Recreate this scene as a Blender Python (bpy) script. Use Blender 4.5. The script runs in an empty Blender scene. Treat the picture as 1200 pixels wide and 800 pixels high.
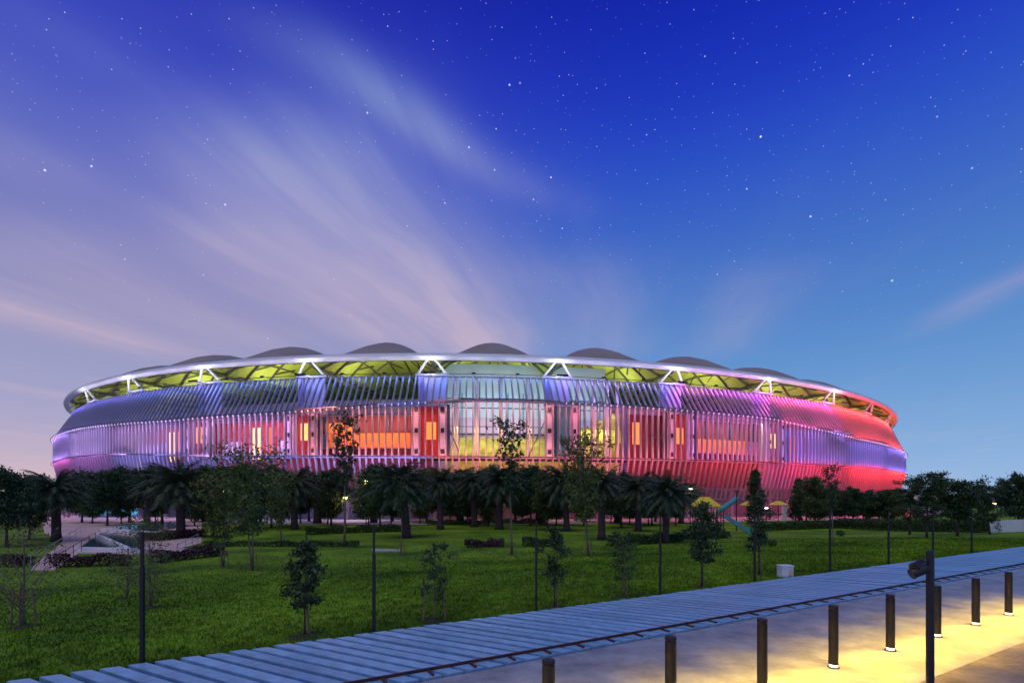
import bpy, math, random
import numpy as np
from mathutils import Matrix, Vector
R = math.radians
rng = np.random.default_rng(11)
random.seed(11)
sc = bpy.context.scene
C = sc.collection

# ------------------------------------------------------------------ camera
CAM_Z = 5.0
cam = bpy.data.cameras.new('camera'); cam.lens = 18; cam.sensor_width = 36
cam.shift_y = 182 / 1200; cam.clip_end = 4000; cam.clip_start = .1
co = bpy.data.objects.new('camera', cam); C.objects.link(co)
co.location = (0, 0, CAM_Z); co.rotation_euler = (R(90), 0, 0)
sc.camera = co
sc.render.engine = 'CYCLES'
sc.cycles.use_denoising = True
sc.cycles.use_light_tree = True
sc.cycles.sample_clamp_indirect = 4
sc.cycles.max_bounces = 4
sc.view_settings.view_transform = 'Standard'; sc.view_settings.look = 'None'
sc.view_settings.exposure = 0; sc.view_settings.gamma = 1

def lin(c):
    return tuple(((x / 255) / 12.92 if x / 255 <= .04045 else ((x / 255 + .055) / 1.055) ** 2.4) for x in c)

# ------------------------------------------------------------------ dusk sky
world = bpy.data.worlds.new('World'); sc.world = world; world.use_nodes = True
wt = world.node_tree; wt.nodes.clear()
def WN(t, **kw):
    n = wt.nodes.new(t)
    for k, v in kw.items(): setattr(n, k, v)
    return n
def WM(op, a, b=None, c=None):
    n = WN('ShaderNodeMath', operation=op)
    for i, v in enumerate((a, b, c)):
        if v is None: continue
        if isinstance(v, (int, float)): n.inputs[i].default_value = v
        else: wt.links.new(v, n.inputs[i])
    return n.outputs[0]
def WR(v, a, b, c=0., d=1.):
    n = WN('ShaderNodeMapRange', interpolation_type='SMOOTHSTEP')
    wt.links.new(v, n.inputs[0])
    for i, x in enumerate((a, b, c, d)): n.inputs[i + 1].default_value = x
    return n.outputs[0]
def WX(f, a, b):
    n = WN('ShaderNodeMix', data_type='RGBA')
    wt.links.new(f, n.inputs[0])
    for i, v in ((6, a), (7, b)):
        if isinstance(v, tuple): n.inputs[i].default_value = (*v, 1)
        else: wt.links.new(v, n.inputs[i])
    return n.outputs[2]
def wramp(v, stops):
    n = WN('ShaderNodeValToRGB'); e = n.color_ramp.elements
    n.color_ramp.interpolation = 'B_SPLINE'
    while len(e) < len(stops): e.new(.5)
    for i, (p, c) in enumerate(stops): e[i].position = p; e[i].color = (*lin(c), 1)
    wt.links.new(v, n.inputs[0]); return n.outputs[0]
tc = WN('ShaderNodeTexCoord'); sx = WN('ShaderNodeSeparateXYZ')
wt.links.new(tc.outputs['Generated'], sx.inputs[0])
dx, dy, dz = sx.outputs
zc = WM('MAXIMUM', dz, 0.0)
cool = wramp(zc, [(0, (156, 188, 226)), (.07, (138, 176, 220)), (.17, (110, 158, 212)), (.28, (86, 136, 202)), (.39, (70, 114, 196)), (.5, (46, 86, 198)), (.6, (28, 54, 190)), (.72, (15, 30, 160)), (1, (10, 16, 100))])
warm = wramp(zc, [(0, (222, 192, 196)), (.06, (192, 176, 198)), (.14, (160, 164, 204)), (.27, (152, 150, 190)), (.38, (122, 128, 190)), (.5, (82, 98, 194)), (.6, (54, 66, 188)), (.72, (22, 34, 160)), (1, (10, 16, 100))])
hyp = WM('SQRT', WM('ADD', WM('MULTIPLY', dx, dx), WM('MULTIPLY', dy, dy)))
az = WM('DIVIDE', dx, WM('MAXIMUM', hyp, .001))
sky = WX(WR(az, .32, -.6), cool, warm)
# high thin cloud sheet: coordinates on a flat layer, streaks run along q
zs = WM('MAXIMUM', dz, .04)
cx_ = WM('DIVIDE', dx, zs); cy_ = WM('DIVIDE', dy, zs)
p0 = WM('SUBTRACT', WM('MULTIPLY', cx_, .974), WM('MULTIPLY', cy_, .227))
q0 = WM('ADD', WM('MULTIPLY', cx_, .227), WM('MULTIPLY', cy_, .974))
def wnoise(p, q, sp, sq, det, seed):
    cb = WN('ShaderNodeCombineXYZ')
    wt.links.new(WM('MULTIPLY', p, sp), cb.inputs[0]); wt.links.new(WM('MULTIPLY', q, sq), cb.inputs[1])
    cb.inputs[2].default_value = seed
    n = WN('ShaderNodeTexNoise'); n.inputs['Scale'].default_value = 1; n.inputs['Detail'].default_value = det
    n.inputs['Roughness'].default_value = .55
    wt.links.new(cb.outputs[0], n.inputs['Vector']); return n.outputs[0]
warp = WM('MULTIPLY', WM('SUBTRACT', wnoise(p0, q0, 1.1, .8, 2, 3.3), .5), .34)
p = WM('ADD', p0, warp); q = q0
fine = wnoise(p, q, 6, .8, 5, 7.1)
cloud = None
# (p centre, slope dp/dq, q ref, half width, q from, q to, amount)
for (pc, sl, qr, w, qa, qb, am) in ((-.98, -.03, 1.6, .36, .95, 4.2, .95), (-.56, .62, 1.2, .11, .8, 1.95, .85), (-3.2, .1, 2.3, .32, 1.6, 3.4, .55),
                                    (1.78, 0, 3.1, .12, 2.3, 3.9, .26), (-1.58, -.06, 2.2, .26, 1.3, 3.6, .62), (-1.75, .35, 1.2, .16, .8, 1.7, .34), (-1.15, .3, .95, .1, .6, 1.3, .3),
                                    (-2.3, -.05, 2.2, .35, 1.2, 3.6, .30), (-.25, .1, 2.4, .3, 1.9, 4.2, .22), (.55, .1, 2.4, .22, 2.2, 4.2, .16)):
    c = WM('ADD', WM('MULTIPLY', WM('SUBTRACT', q, qr), sl), pc)
    d = WM('DIVIDE', WM('SUBTRACT', p, c), w)
    g = WM('POWER', 2.718, WM('MULTIPLY', WM('MULTIPLY', d, d), -1))
    win = WM('MULTIPLY', WR(q, qa, qa + .45), WR(q, qb, qb - .9))
    t = WM('MULTIPLY', WM('MULTIPLY', g, win), am)
    cloud = t if cloud is None else WM('ADD', cloud, t)
cloud = WM('MULTIPLY', cloud, WR(fine, .22, .72, .62, 1.1))
veil = WM('MULTIPLY', WM('MULTIPLY', WR(wnoise(p, q, 1.7, .35, 4, 1.7), .45, .8), WR(az, .5, -.5, .08, .3)), WR(dz, .75, .45))
cloud = WM('MINIMUM', WM('ADD', cloud, veil), .9)
ccol = wramp(zc, [(0, (226, 190, 198)), (.2, (206, 182, 198)), (.4, (182, 172, 204)), (.6, (112, 140, 206)), (1, (60, 80, 180))])
sky = WX(cloud, sky, ccol)
# stars
vo = WN('ShaderNodeTexVoronoi', feature='F1'); vo.inputs['Scale'].default_value = 46
wt.links.new(tc.outputs['Generated'], vo.inputs['Vector'])
sc_ = WN('ShaderNodeSeparateColor'); wt.links.new(vo.outputs['Color'], sc_.inputs[0])
rad = WM('MULTIPLY_ADD', sc_.outputs[1], .06, .03)
s1 = WM('POWER', WM('MAXIMUM', WM('SUBTRACT', 1, WM('DIVIDE', vo.outputs['Distance'], rad)), 0), .7)
s1 = WM('MULTIPLY', s1, WM('POWER', sc_.outputs[0], 2.2))
vo2 = WN('ShaderNodeTexVoronoi', feature='F1'); vo2.inputs['Scale'].default_value = 140
wt.links.new(tc.outputs['Generated'], vo2.inputs['Vector'])
sc2 = WN('ShaderNodeSeparateColor'); wt.links.new(vo2.outputs['Color'], sc2.inputs[0])
s2 = WM('MULTIPLY', WM('MAXIMUM', WM('SUBTRACT', 1, WM('DIVIDE', vo2.outputs['Distance'], .13)), 0), WM('POWER', sc2.outputs[0], 2.5))
star = WM('MULTIPLY', WM('ADD', WM('MULTIPLY', s1, 1.7), WM('MULTIPLY', s2, .8)), WM('MULTIPLY', WR(dz, .16, .55), WM('SUBTRACT', 1, WM('MULTIPLY', cloud, .8))))
stc = WN('ShaderNodeMix', data_type='RGBA', blend_type='ADD'); wt.links.new(star, stc.inputs[0])
wt.links.new(sky, stc.inputs[6]); stc.inputs[7].default_value = (1, 1, 1, 1)
stc.clamp_result = False
bg = WN('ShaderNodeBackground'); bg.inputs[1].default_value = 1.0
wt.links.new(stc.outputs[2], bg.inputs[0])
world.cycles.sampling_method = 'MANUAL'; world.cycles.sample_map_resolution = 256
wo = WN('ShaderNodeOutputWorld'); wt.links.new(bg.outputs[0], wo.inputs[0])

# steep, very soft fill light from behind, added to brighten the ground
fill_sun = bpy.data.lights.new('fill_sun', 'SUN'); fill_sun.energy = .95; fill_sun.angle = R(55); fill_sun.color = (1, .97, .88)
so = bpy.data.objects.new('fill_sun', fill_sun); C.objects.link(so)
so.rotation_euler = (R(20), 0, R(-28))

# ------------------------------------------------------------------ helpers
W = {}
def link(o, parent=None, M=None):
    C.objects.link(o)
    M = M or Matrix()
    if parent is not None:
        o.parent = parent; o.matrix_basis = W[parent.name].inverted() @ M
    else: o.matrix_basis = M
    W[o.name] = M
    return o
def tag(o, label=None, cat=None, group=None, kind=None):
    for k, v in (('label', label), ('category', cat), ('group', group), ('kind', kind)):
        if v: o[k] = v
    return o
def empty(name, loc=(0, 0, 0), rz=0, s=1., parent=None):
    o = bpy.data.objects.new(name, None)
    return link(o, parent, Matrix.Translation(loc) @ Matrix.Rotation(rz, 4, 'Z') @ Matrix.Scale(s, 4))
def mkmesh(name, V, F, mat, smooth=False):
    me = bpy.data.meshes.new(name)
    me.from_pydata([tuple(v) for v in V], [], F); me.update()
    if mat: me.materials.append(mat)
    if smooth: me.polygons.foreach_set('use_smooth', [True] * len(me.polygons))
    return me
def npmesh(name, V, nper, mat):
    """faces of nper corners each, all corners listed in order in V"""
    V = np.asarray(V, np.float32).reshape(-1, 3); n = len(V) // nper
    me = bpy.data.meshes.new(name)
    me.vertices.add(len(V)); me.vertices.foreach_set('co', V.ravel())
    me.loops.add(len(V)); me.loops.foreach_set('vertex_index', np.arange(len(V), dtype=np.int32))
    me.polygons.add(n); me.polygons.foreach_set('loop_start', np.arange(0, len(V), nper, dtype=np.int32))
    me.update(calc_edges=True); me.validate()
    me.materials.append(mat); return me
class MB:
    def __init__(s): s.V = []; s.F = []
    def add(s, V, F):
        b = len(s.V); s.V += [tuple(v) for v in V]; s.F += [tuple(i + b for i in f) for f in F]; return s
    def box(s, c, d, M=None, rz=0):
        x, y, z = (k / 2 for k in d)
        v = [Vector((a * x, b * y, e * z)) for e in (-1, 1) for a, b in ((-1, -1), (1, -1), (1, 1), (-1, 1))]
        m = Matrix.Translation(c) @ Matrix.Rotation(rz, 4, 'Z')
        if M: m = M @ m
        return s.add([m @ k for k in v], [(3, 2, 1, 0), (4, 5, 6, 7), (0, 1, 5, 4), (1, 2, 6, 5), (2, 3, 7, 6), (3, 0, 4, 7)])
    def tube(s, pts, rad, n=8, cap=True):
        pts = [Vector(q) for q in pts]; rad = rad if hasattr(rad, '__len__') else [rad] * len(pts)
        b = len(s.V); up = None
        for i, q in enumerate(pts):
            t = (pts[min(i + 1, len(pts) - 1)] - pts[max(i - 1, 0)]).normalized()
            if up is None: up = Vector((0, 0, 1)) if abs(t.z) < .9 else Vector((1, 0, 0))
            a = t.cross(up).normalized(); c = a.cross(t).normalized(); up = c
            for k in range(n):
                g = 2 * math.pi * k / n
                s.V.append(tuple(q + (a * math.cos(g) + c * math.sin(g)) * rad[i]))
        for i in range(len(pts) - 1):
            for k in range(n):
                k2 = (k + 1) % n
                s.F.append((b + i * n + k, b + i * n + k2, b + (i + 1) * n + k2, b + (i + 1) * n + k))
        if cap:
            s.F.append(tuple(b + k for k in reversed(range(n)))); e = b + (len(pts) - 1) * n
            s.F.append(tuple(e + k for k in range(n)))
        return s
    def lathe(s, prof, n=16, c=(0, 0, 0)):
        b = len(s.V)
        for r, z in prof:
            for k in range(n):
                g = 2 * math.pi * k / n; s.V.append((c[0] + r * math.cos(g), c[1] + r * math.sin(g), c[2] + z))
        for i in range(len(prof) - 1):
            for k in range(n):
                k2 = (k + 1) % n
                s.F.append((b + i * n + k, b + i * n + k2, b + (i + 1) * n + k2, b + (i + 1) * n + k))
        s.F.append(tuple(b + k for k in reversed(range(n)))); e = b + (len(prof) - 1) * n
        s.F.append(tuple(e + k for k in range(n)))
        return s
    def build(s, name, mat, parent=None, M=None, smooth=False):
        me = mkmesh(name, s.V, s.F, mat, smooth)
        if smooth:
            try: me.set_sharp_from_angle(angle=R(40))
            except Exception: pass
        return link(bpy.data.objects.new(name, me), parent, M)

def mat(name, col, rough=.6, var=.25, scale=3., bump=0., metal=0., emit=None, es=0., spec=.4, stretch=None, col2=None, trans=0.):
    m = bpy.data.materials.new(name); m.use_nodes = True; nt = m.node_tree
    b = nt.nodes['Principled BSDF']
    b.inputs['Roughness'].default_value = rough; b.inputs['Metallic'].default_value = metal
    b.inputs['Specular IOR Level'].default_value = spec
    if trans: b.inputs['Transmission Weight'].default_value = trans
    tcn = nt.nodes.new('ShaderNodeTexCoord'); src = tcn.outputs['Object']
    if stretch:
        mp = nt.nodes.new('ShaderNodeMapping'); mp.inputs['Scale'].default_value = stretch
        nt.links.new(src, mp.inputs[0]); src = mp.outputs[0]
    n = nt.nodes.new('ShaderNodeTexNoise'); n.inputs['Scale'].default_value = scale; n.inputs['Detail'].default_value = 6
    n.inputs['Roughness'].default_value = .65
    nt.links.new(src, n.inputs['Vector'])
    rp = nt.nodes.new('ShaderNodeValToRGB')
    lo = tuple(k * (1 - var) for k in col); hi = col2 or tuple(min(1, k * (1 + var)) for k in col)
    rp.color_ramp.elements[0].position = .3; rp.color_ramp.elements[0].color = (*lo, 1)
    rp.color_ramp.elements[1].position = .7; rp.color_ramp.elements[1].color = (*hi, 1)
    nt.links.new(n.outputs[0], rp.inputs[0]); nt.links.new(rp.outputs[0], b.inputs['Base Color'])
    if bump:
        n2 = nt.nodes.new('ShaderNodeTexNoise'); n2.inputs['Scale'].default_value = scale * 6; n2.inputs['Detail'].default_value = 5
        nt.links.new(src, n2.inputs['Vector'])
        bp = nt.nodes.new('ShaderNodeBump'); bp.inputs['Strength'].default_value = bump; bp.inputs['Distance'].default_value = .05
        nt.links.new(n2.outputs[0], bp.inputs['Height']); nt.links.new(bp.outputs[0], b.inputs['Normal'])
    if emit:
        b.inputs['Emission Color'].default_value = (*emit, 1); b.inputs['Emission Strength'].default_value = es
    return m
def leafmat(name, col, var=.5):
    m = bpy.data.materials.new(name); m.use_nodes = True; nt = m.node_tree; b = nt.nodes['Principled BSDF']
    b.inputs['Roughness'].default_value = .55; b.inputs['Specular IOR Level'].default_value = .3
    g = nt.nodes.new('ShaderNodeNewGeometry'); oi = nt.nodes.new('ShaderNodeObjectInfo')
    hsv = nt.nodes.new('ShaderNodeHueSaturation'); hsv.inputs['Color'].default_value = (*col, 1)
    def rng_(v, a, c):
        k = nt.nodes.new('ShaderNodeMapRange'); nt.links.new(v, k.inputs[0]); k.inputs[3].default_value = a; k.inputs[4].default_value = c; return k.outputs[0]
    nt.links.new(rng_(g.outputs['Random Per Island'], 1 - var, 1 + var), hsv.inputs['Value'])
    nt.links.new(rng_(oi.outputs['Random'], .47, .53), hsv.inputs['Hue'])
    nt.links.new(hsv.outputs[0], b.inputs['Base Color'])
    return m
def area(loc, d, xa, sx_, sy_, col, pw, parent, spread=180):
    l = bpy.data.lights.new('led_light', 'AREA'); l.shape = 'RECTANGLE'; l.size = sx_; l.size_y = sy_; l.energy = pw; l.color = col
    l.spread = R(spread)
    o = bpy.data.objects.new('led_light', l)
    z = -Vector(d).normalized(); x = Vector(xa); x = (x - z * x.dot(z)).normalized(); y = z.cross(x)
    M = Matrix((x, y, z)).transposed().to_4x4(); M.translation = loc
    return link(o, parent, M)

# ground relief and pixel -> ground point
U = np.array([.865, .5]); U /= np.linalg.norm(U); N = np.array([-U[1], U[0]]); A = np.array([6.2, 18.4])
PATH_Z = 1.6
def sstep(t): t = min(1, max(0, t)); return t * t * (3 - 2 * t)
def terr(x, y):
    d = (np.array([x, y]) - A) @ N
    return 1.52 * (1 - sstep(d / 30))
def G(px, py, z=None):
    zz = 0. if z is None else z
    for _ in range(40):
        Y = 600 * (CAM_Z - zz) / max(py - 582, 2); X = (px - 600) / 600 * Y
        if z is not None: break
        zz = .5 * zz + .5 * terr(X, Y)
    return Vector((X, Y, zz))
def PZ(px, py, Y):
    return Vector(((px - 600) / 600 * Y, Y, CAM_Z + (582 - py) / 600 * Y))
def UV(t, d, z): q = A + U * t + N * d; return Vector((q[0], q[1], z))

# ------------------------------------------------------------------ materials
M_white = mat('white_paint', (.78, .78, .8), .4, .06, .5)
M_fin = mat('fin_metal', (.22, .22, .25), .5, .15, .3, spec=.15)
M_ring = mat('ring_steel', (.66, .66, .7), .35, .08, .2)
M_roof = mat('roof_membrane', (.28, .24, .22), .8, .12, .15)
M_lining = mat('roof_lining', (.45, .54, .12), .8, .3, .12)
M_rib = mat('rib_steel', (.1, .11, .08), .5, .2, .5)
M_red = mat('red_wall', (.42, .035, .03), .7, .25, .15)
M_maroon = mat('maroon_wall', (.16, .02, .035), .7, .25, .15)
M_orange = mat('orange_panel', (.72, .17, .03), .6, .1, .2)
M_lav = mat('lavender_wall', (.62, .55, .7), .7, .1, .08)
M_cyanw = mat('pale_wall', (.6, .72, .74), .7, .12, .1)
M_violet = mat('violet_wall', (.35, .26, .5), .7, .2, .1)
M_navy = mat('navy_steel', (.03, .035, .1), .5, .2, .5)
M_dark = mat('dark_metal', (.018, .018, .022), .45, .2, 2)
M_conc = mat('concrete', (.36, .35, .37), .8, .15, .4)
M_stand = mat('stand_seats', (.38, .42, .07), .7, .45, .35)
M_teal = mat('teal_panel', (.05, .3, .36), .4, .15, .5)
M_winy = mat('lit_window', (.9, .7, .2), .4, .1, 1, emit=(1, .6, .1), es=1.1)
M_wino = mat('lit_window_orange', (.9, .4, .1), .4, .1, 1, emit=(1, .3, .05), es=.8)
M_column = mat('cream_column', (.8, .74, .55), .6, .08, .3)

# ------------------------------------------------------------------ stadium
SX, SY, SA, SB, SR = 4.15, 302.0, 177.65, 202.36, -.642
T0, DT, NB = 5.304, 2 * math.pi / 43, 43
def ell(t, off=0., z=0.):
    x = SA * math.cos(t); y = SB * math.sin(t); nx = SB * math.cos(t); ny = SA * math.sin(t); l = math.hypot(nx, ny)
    x += off * nx / l; y += off * ny / l
    c, s = math.cos(SR), math.sin(SR)
    return Vector((SX + x * c - y * s, SY + x * s + y * c, z))
def frame(t, off, z):
    p_ = ell(t, off, z); tg = (ell(t + .002, off, z) - ell(t - .002, off, z)).normalized(); n = (ell(t, off + 1, z) - p_).normalized()
    return p_, tg, n
stad = empty('stadium', (SX, SY, 0))
tag(stad, 'huge oval stadium with glowing coloured fin screens and ringed roof', 'stadium')
BAYS = range(-7, 8)
line = lambda k: T0 + DT * k
# profile: offset, height
TOPO, TOPZ, MO, LO, LZ = -1.4, 30.8, 3.0, .6, 4.4
kf = lambda t: (t - T0) / DT
def mtz(t): return 5 + float(np.interp(kf(t), [-8, -3.5, -2.3, -1.2, -.6, -.1, .4, 1.3, 2, 2.9, 3.5, 4.2, 6, 8], [17.6, 17.6, 17.1, 17.6, 18.4, 19.3, 20, 19.6, 19.2, 18.8, 17.4, 16.2, 15.4, 15.2]))
def mbz(t): return 5 + float(np.interp(kf(t), [-8, -3, -1.5, 0, 8], [10.4, 10.2, 8.6, 8.2, 8.2]))
# outer ring tube
mb = MB(); n = 258; m = 10
for i in range(n):
    t = 2 * math.pi * i / n; p_, tg, nn = frame(t, 0, 34.6)
    for k in range(m):
        a = 2 * math.pi * k / m; mb.V.append(tuple(p_ + nn * math.cos(a) * .85 + Vector((0, 0, math.sin(a) * .75))))
for i in range(n):
    for k in range(m):
        i2 = (i + 1) % n; k2 = (k + 1) % m
        mb.F.append((i * m + k, i2 * m + k, i2 * m + k2, i * m + k2))
mb.build('roof_ring', M_ring, stad, smooth=True)
# roof: one vaulted membrane per bay, its lining, and a rib on every bay line
def vault(k, drop, mat_, name, parent):
    V = []; ns, nr = 14, 14
    for j in range(nr + 1):
        r = 56 * j / nr
        for i in range(ns + 1):
            s = i / ns
            h = 7.8 * math.sin(math.pi * s) ** .9 * math.sin(math.pi * min(1, (r / 46)) ** .8) if r < 46 else 0
            V.append(ell(line(k) + DT * s, -.6 - r, 34.3 + .03 * r + h - drop))
    F = [(j * (ns + 1) + i, j * (ns + 1) + i + 1, (j + 1) * (ns + 1) + i + 1, (j + 1) * (ns + 1) + i) for j in range(nr) for i in range(ns)]
    return link(bpy.data.objects.new(name, mkmesh(name, V, F, mat_, True)), parent)
for k in range(-21, 22):
    rf = vault(k, 0, M_roof, 'roof_membrane', stad)
    vault(k, .45, M_lining, 'roof_lining', rf)
    if -10 <= k <= 11:
        mb = MB()
        lo_ = [ell(line(k), -1 - r, 33.9 + .03 * r - 1.6 * math.sin(math.pi * r / 50)) for r in np.linspace(0, 50, 9)]
        hi_ = [ell(line(k), -1 - r, 34.2 + .03 * r) for r in np.linspace(0, 50, 9)]
        mb.tube(lo_, .42, 6); mb.tube(hi_, .3, 6)
        for i in range(8): mb.tube([lo_[i], hi_[i + 1]], .22, 5)
        for s in (.17, .33, .5, .66, .83):   # secondary hoops under the vault
            mb.tube([ell(line(k) + DT * s, -1 - r, 33.55 + .03 * r + (7.8 * math.sin(math.pi * s) ** .9 * math.sin(math.pi * min(1, r / 46) ** .8))) for r in np.linspace(1, 45, 14)], .2, 5)
        for r in (5, 11, 18, 26, 35):
            hh = math.sin(math.pi * (r / 46) ** .8)
            mb.tube([ell(line(k) + DT * s, -1 - r, 33.6 + .03 * r + 7.8 * math.sin(math.pi * s) ** .9 * hh) for s in np.linspace(0, 1, 13)], .3, 5)
            for s in np.linspace(.1, .8, 4):
                qa = lambda s_, r_: ell(line(k) + DT * s_, -1 - r_, 33.5 + .03 * r_ + 7.8 * math.sin(math.pi * s_) ** .9 * math.sin(math.pi * (r_ / 46) ** .8))
                mb.tube([qa(s, r), qa(s + .1, r + 5)], .16, 4)
        mb.build('roof_rib', M_rib, stad)
# colours by bay: upper, middle, lower, wall kind
COL = {}
for k in BAYS:
    if k <= -5: COL[k] = ((.20, .15, .85), (.50, .27, 1.), (.70, .10, .50), 'lav')
    elif k == -4: COL[k] = ((.16, .15, .85), (.62, .38, 1.), (.55, .14, .65), 'lav')
    elif k == -3: COL[k] = ((.12, .18, .9), (.72, .38, 1.), (.25, .26, 1.), 'mix')
    elif k == -2: COL[k] = ((.10, .22, .9), (.85, .36, .8), (.26, .32, 1.), 'mix')
    elif k == -1: COL[k] = ((.13, .22, .9), (1., .24, .2), (.5, .36, 1.), 'red')
    elif k == 0: COL[k] = ((.08, .2, .8), (1., .3, .28), (1., .18, .16), 'open')
    elif k == 1: COL[k] = ((.22, .18, .85), (1., .2, .25), (1., .12, .18), 'half')
    elif k == 2: COL[k] = ((.52, .07, .6), (.85, .2, .6), (1., .035, .05), 'red')
    elif k == 3: COL[k] = ((.9, .07, .28), (.5, .22, 1.), (1., .02, .025), 'vio')
    else: COL[k] = ((1., .05, .045), (.32, .2, 1.), (1., .025, .018), 'vio')
NF = 20
def finmesh(name, L, w, d):
    b = MB(); e = .05
    prof = [(-w / 2, -d / 2 + e), (-w / 2 + e, -d / 2), (w / 2 - e, -d / 2), (w / 2, -d / 2 + e), (w / 2, d / 2), (-w / 2, d / 2)]
    V = [(x, y, z) for z in (0, L) for x, y in prof]; q = len(prof)
    F = [tuple(reversed(range(q))), tuple(range(q, 2 * q))] + [(i, (i + 1) % q, (i + 1) % q + q, i + q) for i in range(q)]
    return mkmesh(name, V, F, M_fin)
def screen(name, o0, f0, o1, f1, w, d, rail_r):
    mb = MB()
    for o_, f_ in ((o0, f0), (o1, f1)):
        tt = [line(BAYS[0]) + DT * i / 6 for i in range(6 * len(BAYS) + 1)]
        mb.tube([ell(t, o_ - .45, f_(t)) for t in tt], rail_r, 6)
    scr = mb.build(name, M_fin, stad)
    me = finmesh('fin', 1., w, d)
    for k in BAYS:
        for i in range(NF):
            t = line(k) + DT * (i + .5) / NF
            p_, tg, nn = frame(t, o0, f0(t)); q_ = ell(t, o1, f1(t)); L = (q_ - p_).length
            z = (q_ - p_).normalized(); x = tg; y = z.cross(x).normalized(); x = y.cross(z)
            M = Matrix((x, y, z * L)).transposed().to_4x4(); M.translation = p_
            link(bpy.data.objects.new('fin', me), scr, M)
    return scr
upper = screen('upper_screen', MO, lambda t: mtz(t) + .15, TOPO, lambda t: TOPZ, .3, .5, .16)
middle = screen('middle_screen', MO, lambda t: mbz(t) + .15, MO, lambda t: mtz(t) - .15, .3, .6, .16)
lower = screen('lower_screen', LO, lambda t: LZ, MO, lambda t: mbz(t) - .15, .34, .5, .16)
M_bead = mat('led_bead', (.9, .85, .95), .4, .02, 1, emit=(.9, .72, 1.), es=.35)
bead = mkmesh('led_spot', MB().lathe([(.06, -.2), (.13, -.12), (.13, .12), (.06, .2)], 8).V, MB().lathe([(.06, -.2), (.13, -.12), (.13, .12), (.06, .2)], 8).F, M_bead)
for k in BAYS:
    if k == 0 or abs(k) == 7: continue
    for i in range(NF):
        link(bpy.data.objects.new('led_spot', bead), middle, Matrix.Translation(ell(line(k) + DT * (i + .5) / NF, MO + .42, mtz(line(k) + DT * (i + .5) / NF) - .1)))
def tube_t(t0, t1, off, z, r, n=10):
    f = z if callable(z) else (lambda t: z)
    return MB().tube([ell(t0 + (t1 - t0) * i / n, off, f(t0 + (t1 - t0) * i / n)) for i in range(n + 1)], r, 6)
PW = dict(up=2500, mt=1500, mb_=1350, lo=3300)
for k in BAYS:
    ta, tb = line(k), line(k + 1); tm = (ta + tb) / 2
    if abs(k) == 7: continue
    cu, cm, cl, kind = COL[k]; fo = 1.9 if -5 < k < 5 else .8
    MTZ, MBZ = mtz(tm), mbz(tm)
    p_, tg, nn = frame(tm, MO + fo, MTZ)
    Lb = (ell(tb, MO) - ell(ta, MO)).length * .96
    fu = 1.0 if k in (0,) else 1.
    dim = .8 if k <= -3 else 1.
    fu = {2: 2.2, 3: 3.6}.get(k, 5. if k >= 4 else .6 if k <= 0 else 1.)
    bar = tube_t(ta + .004, tb - .004, MO + fo, lambda t: mtz(t) - .05, .08).build('led_bar', M_dark, stad)
    area(p_ + Vector((0, 0, .15)), -nn * 1.0 + Vector((0, 0, .95)), tg, Lb, .15, cu, PW['up'] * fu * .3, bar, 120)
    if -6 < k < 6:
        pt, tgt, nt_ = frame(tm, TOPO + 1.7, TOPZ + .1)
        bt = tube_t(ta + .004, tb - .004, TOPO + 1.7, TOPZ + .15, .07).build('led_bar', M_dark, stad)
        area(pt - Vector((0, 0, .1)), -nt_ * .8 - Vector((0, 0, .9)), tgt, Lb * .97, .12, cu, PW['up'] * fu * .62, bt, 130)
    area(p_ - Vector((0, 0, .3)), -nn * .75 - Vector((0, 0, 1.)), tg, Lb, .15, cm, PW['mt'] * dim, bar, 130)
    p2, _, _ = frame(tm, MO + fo, MBZ)
    bar = tube_t(ta + .004, tb - .004, MO + fo, lambda t: mbz(t) - .05, .08).build('led_bar', M_dark, stad)
    area(p2 + Vector((0, 0, .15)), -nn * .75 + Vector((0, 0, 1.)), tg, Lb, .15, cm, PW['mb_'] * dim, bar, 130)
    area(p2 - Vector((0, 0, .3)), -nn * 1. - Vector((0, 0, .9)), tg, Lb, .15, cl, PW['lo'] * (2.2 if k >= 4 else 1.1 if k == 3 else .65 if k == 2 else .35 if k <= -2 else .6), bar)
    for s in (.1, .5, .9) if -5 < k < 5 else ():   # brackets that carry the bars
        bm_ = MB()
        for z_ in (MTZ - .05, MBZ - .05): bm_.tube([ell(ta + DT * s, MO - .3, z_), ell(ta + DT * s, MO + fo, z_)], .05, 5)
        bm_.build('bracket', M_dark, bar)
# bay walls behind the screens
def panel(s0, s1, k, off, z0, z1, mat_, name, parent, n=8, th=.3):
    V = []
    for o_ in (off, off - th):
        for i in range(n + 1):
            t = line(k) + DT * (s0 + (s1 - s0) * i / n)
            V += [ell(t, o_, z0), ell(t, o_, z1)]
    q = 2 * (n + 1); F = []
    for i in range(n):
        a = 2 * i
        F += [(a, a + 2, a + 3, a + 1), (q + a + 1, q + a + 3, q + a + 2, q + a), (a + 1, a + 3, q + a + 3, q + a + 1), (a, q + a, q + a + 2, a + 2)]
    F += [(0, 1, q + 1, q), (2 * n, q + 2 * n, q + 2 * n + 1, 2 * n + 1)]
    return link(bpy.data.objects.new(name, mkmesh(name, V, F, mat_)), parent)
def ring_wall(name, off, z0, z1, mat_, parent, k0=-21, k1=22, th=.4):
    n = 5 * (k1 - k0)
    return panel(0, k1 - k0, k0, off, z0, z1, mat_, name, parent, n, th)
drum = ring_wall('bowl_wall', -20, 0, 29.5, M_violet, stad)
base = ring_wall('base_wall', -8, 0, 6.5, M_conc, stad)
ring_wall('floor_slab', -3.9, 6.5, 7.1, M_conc, stad, -8, 9, 15.5)
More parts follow.
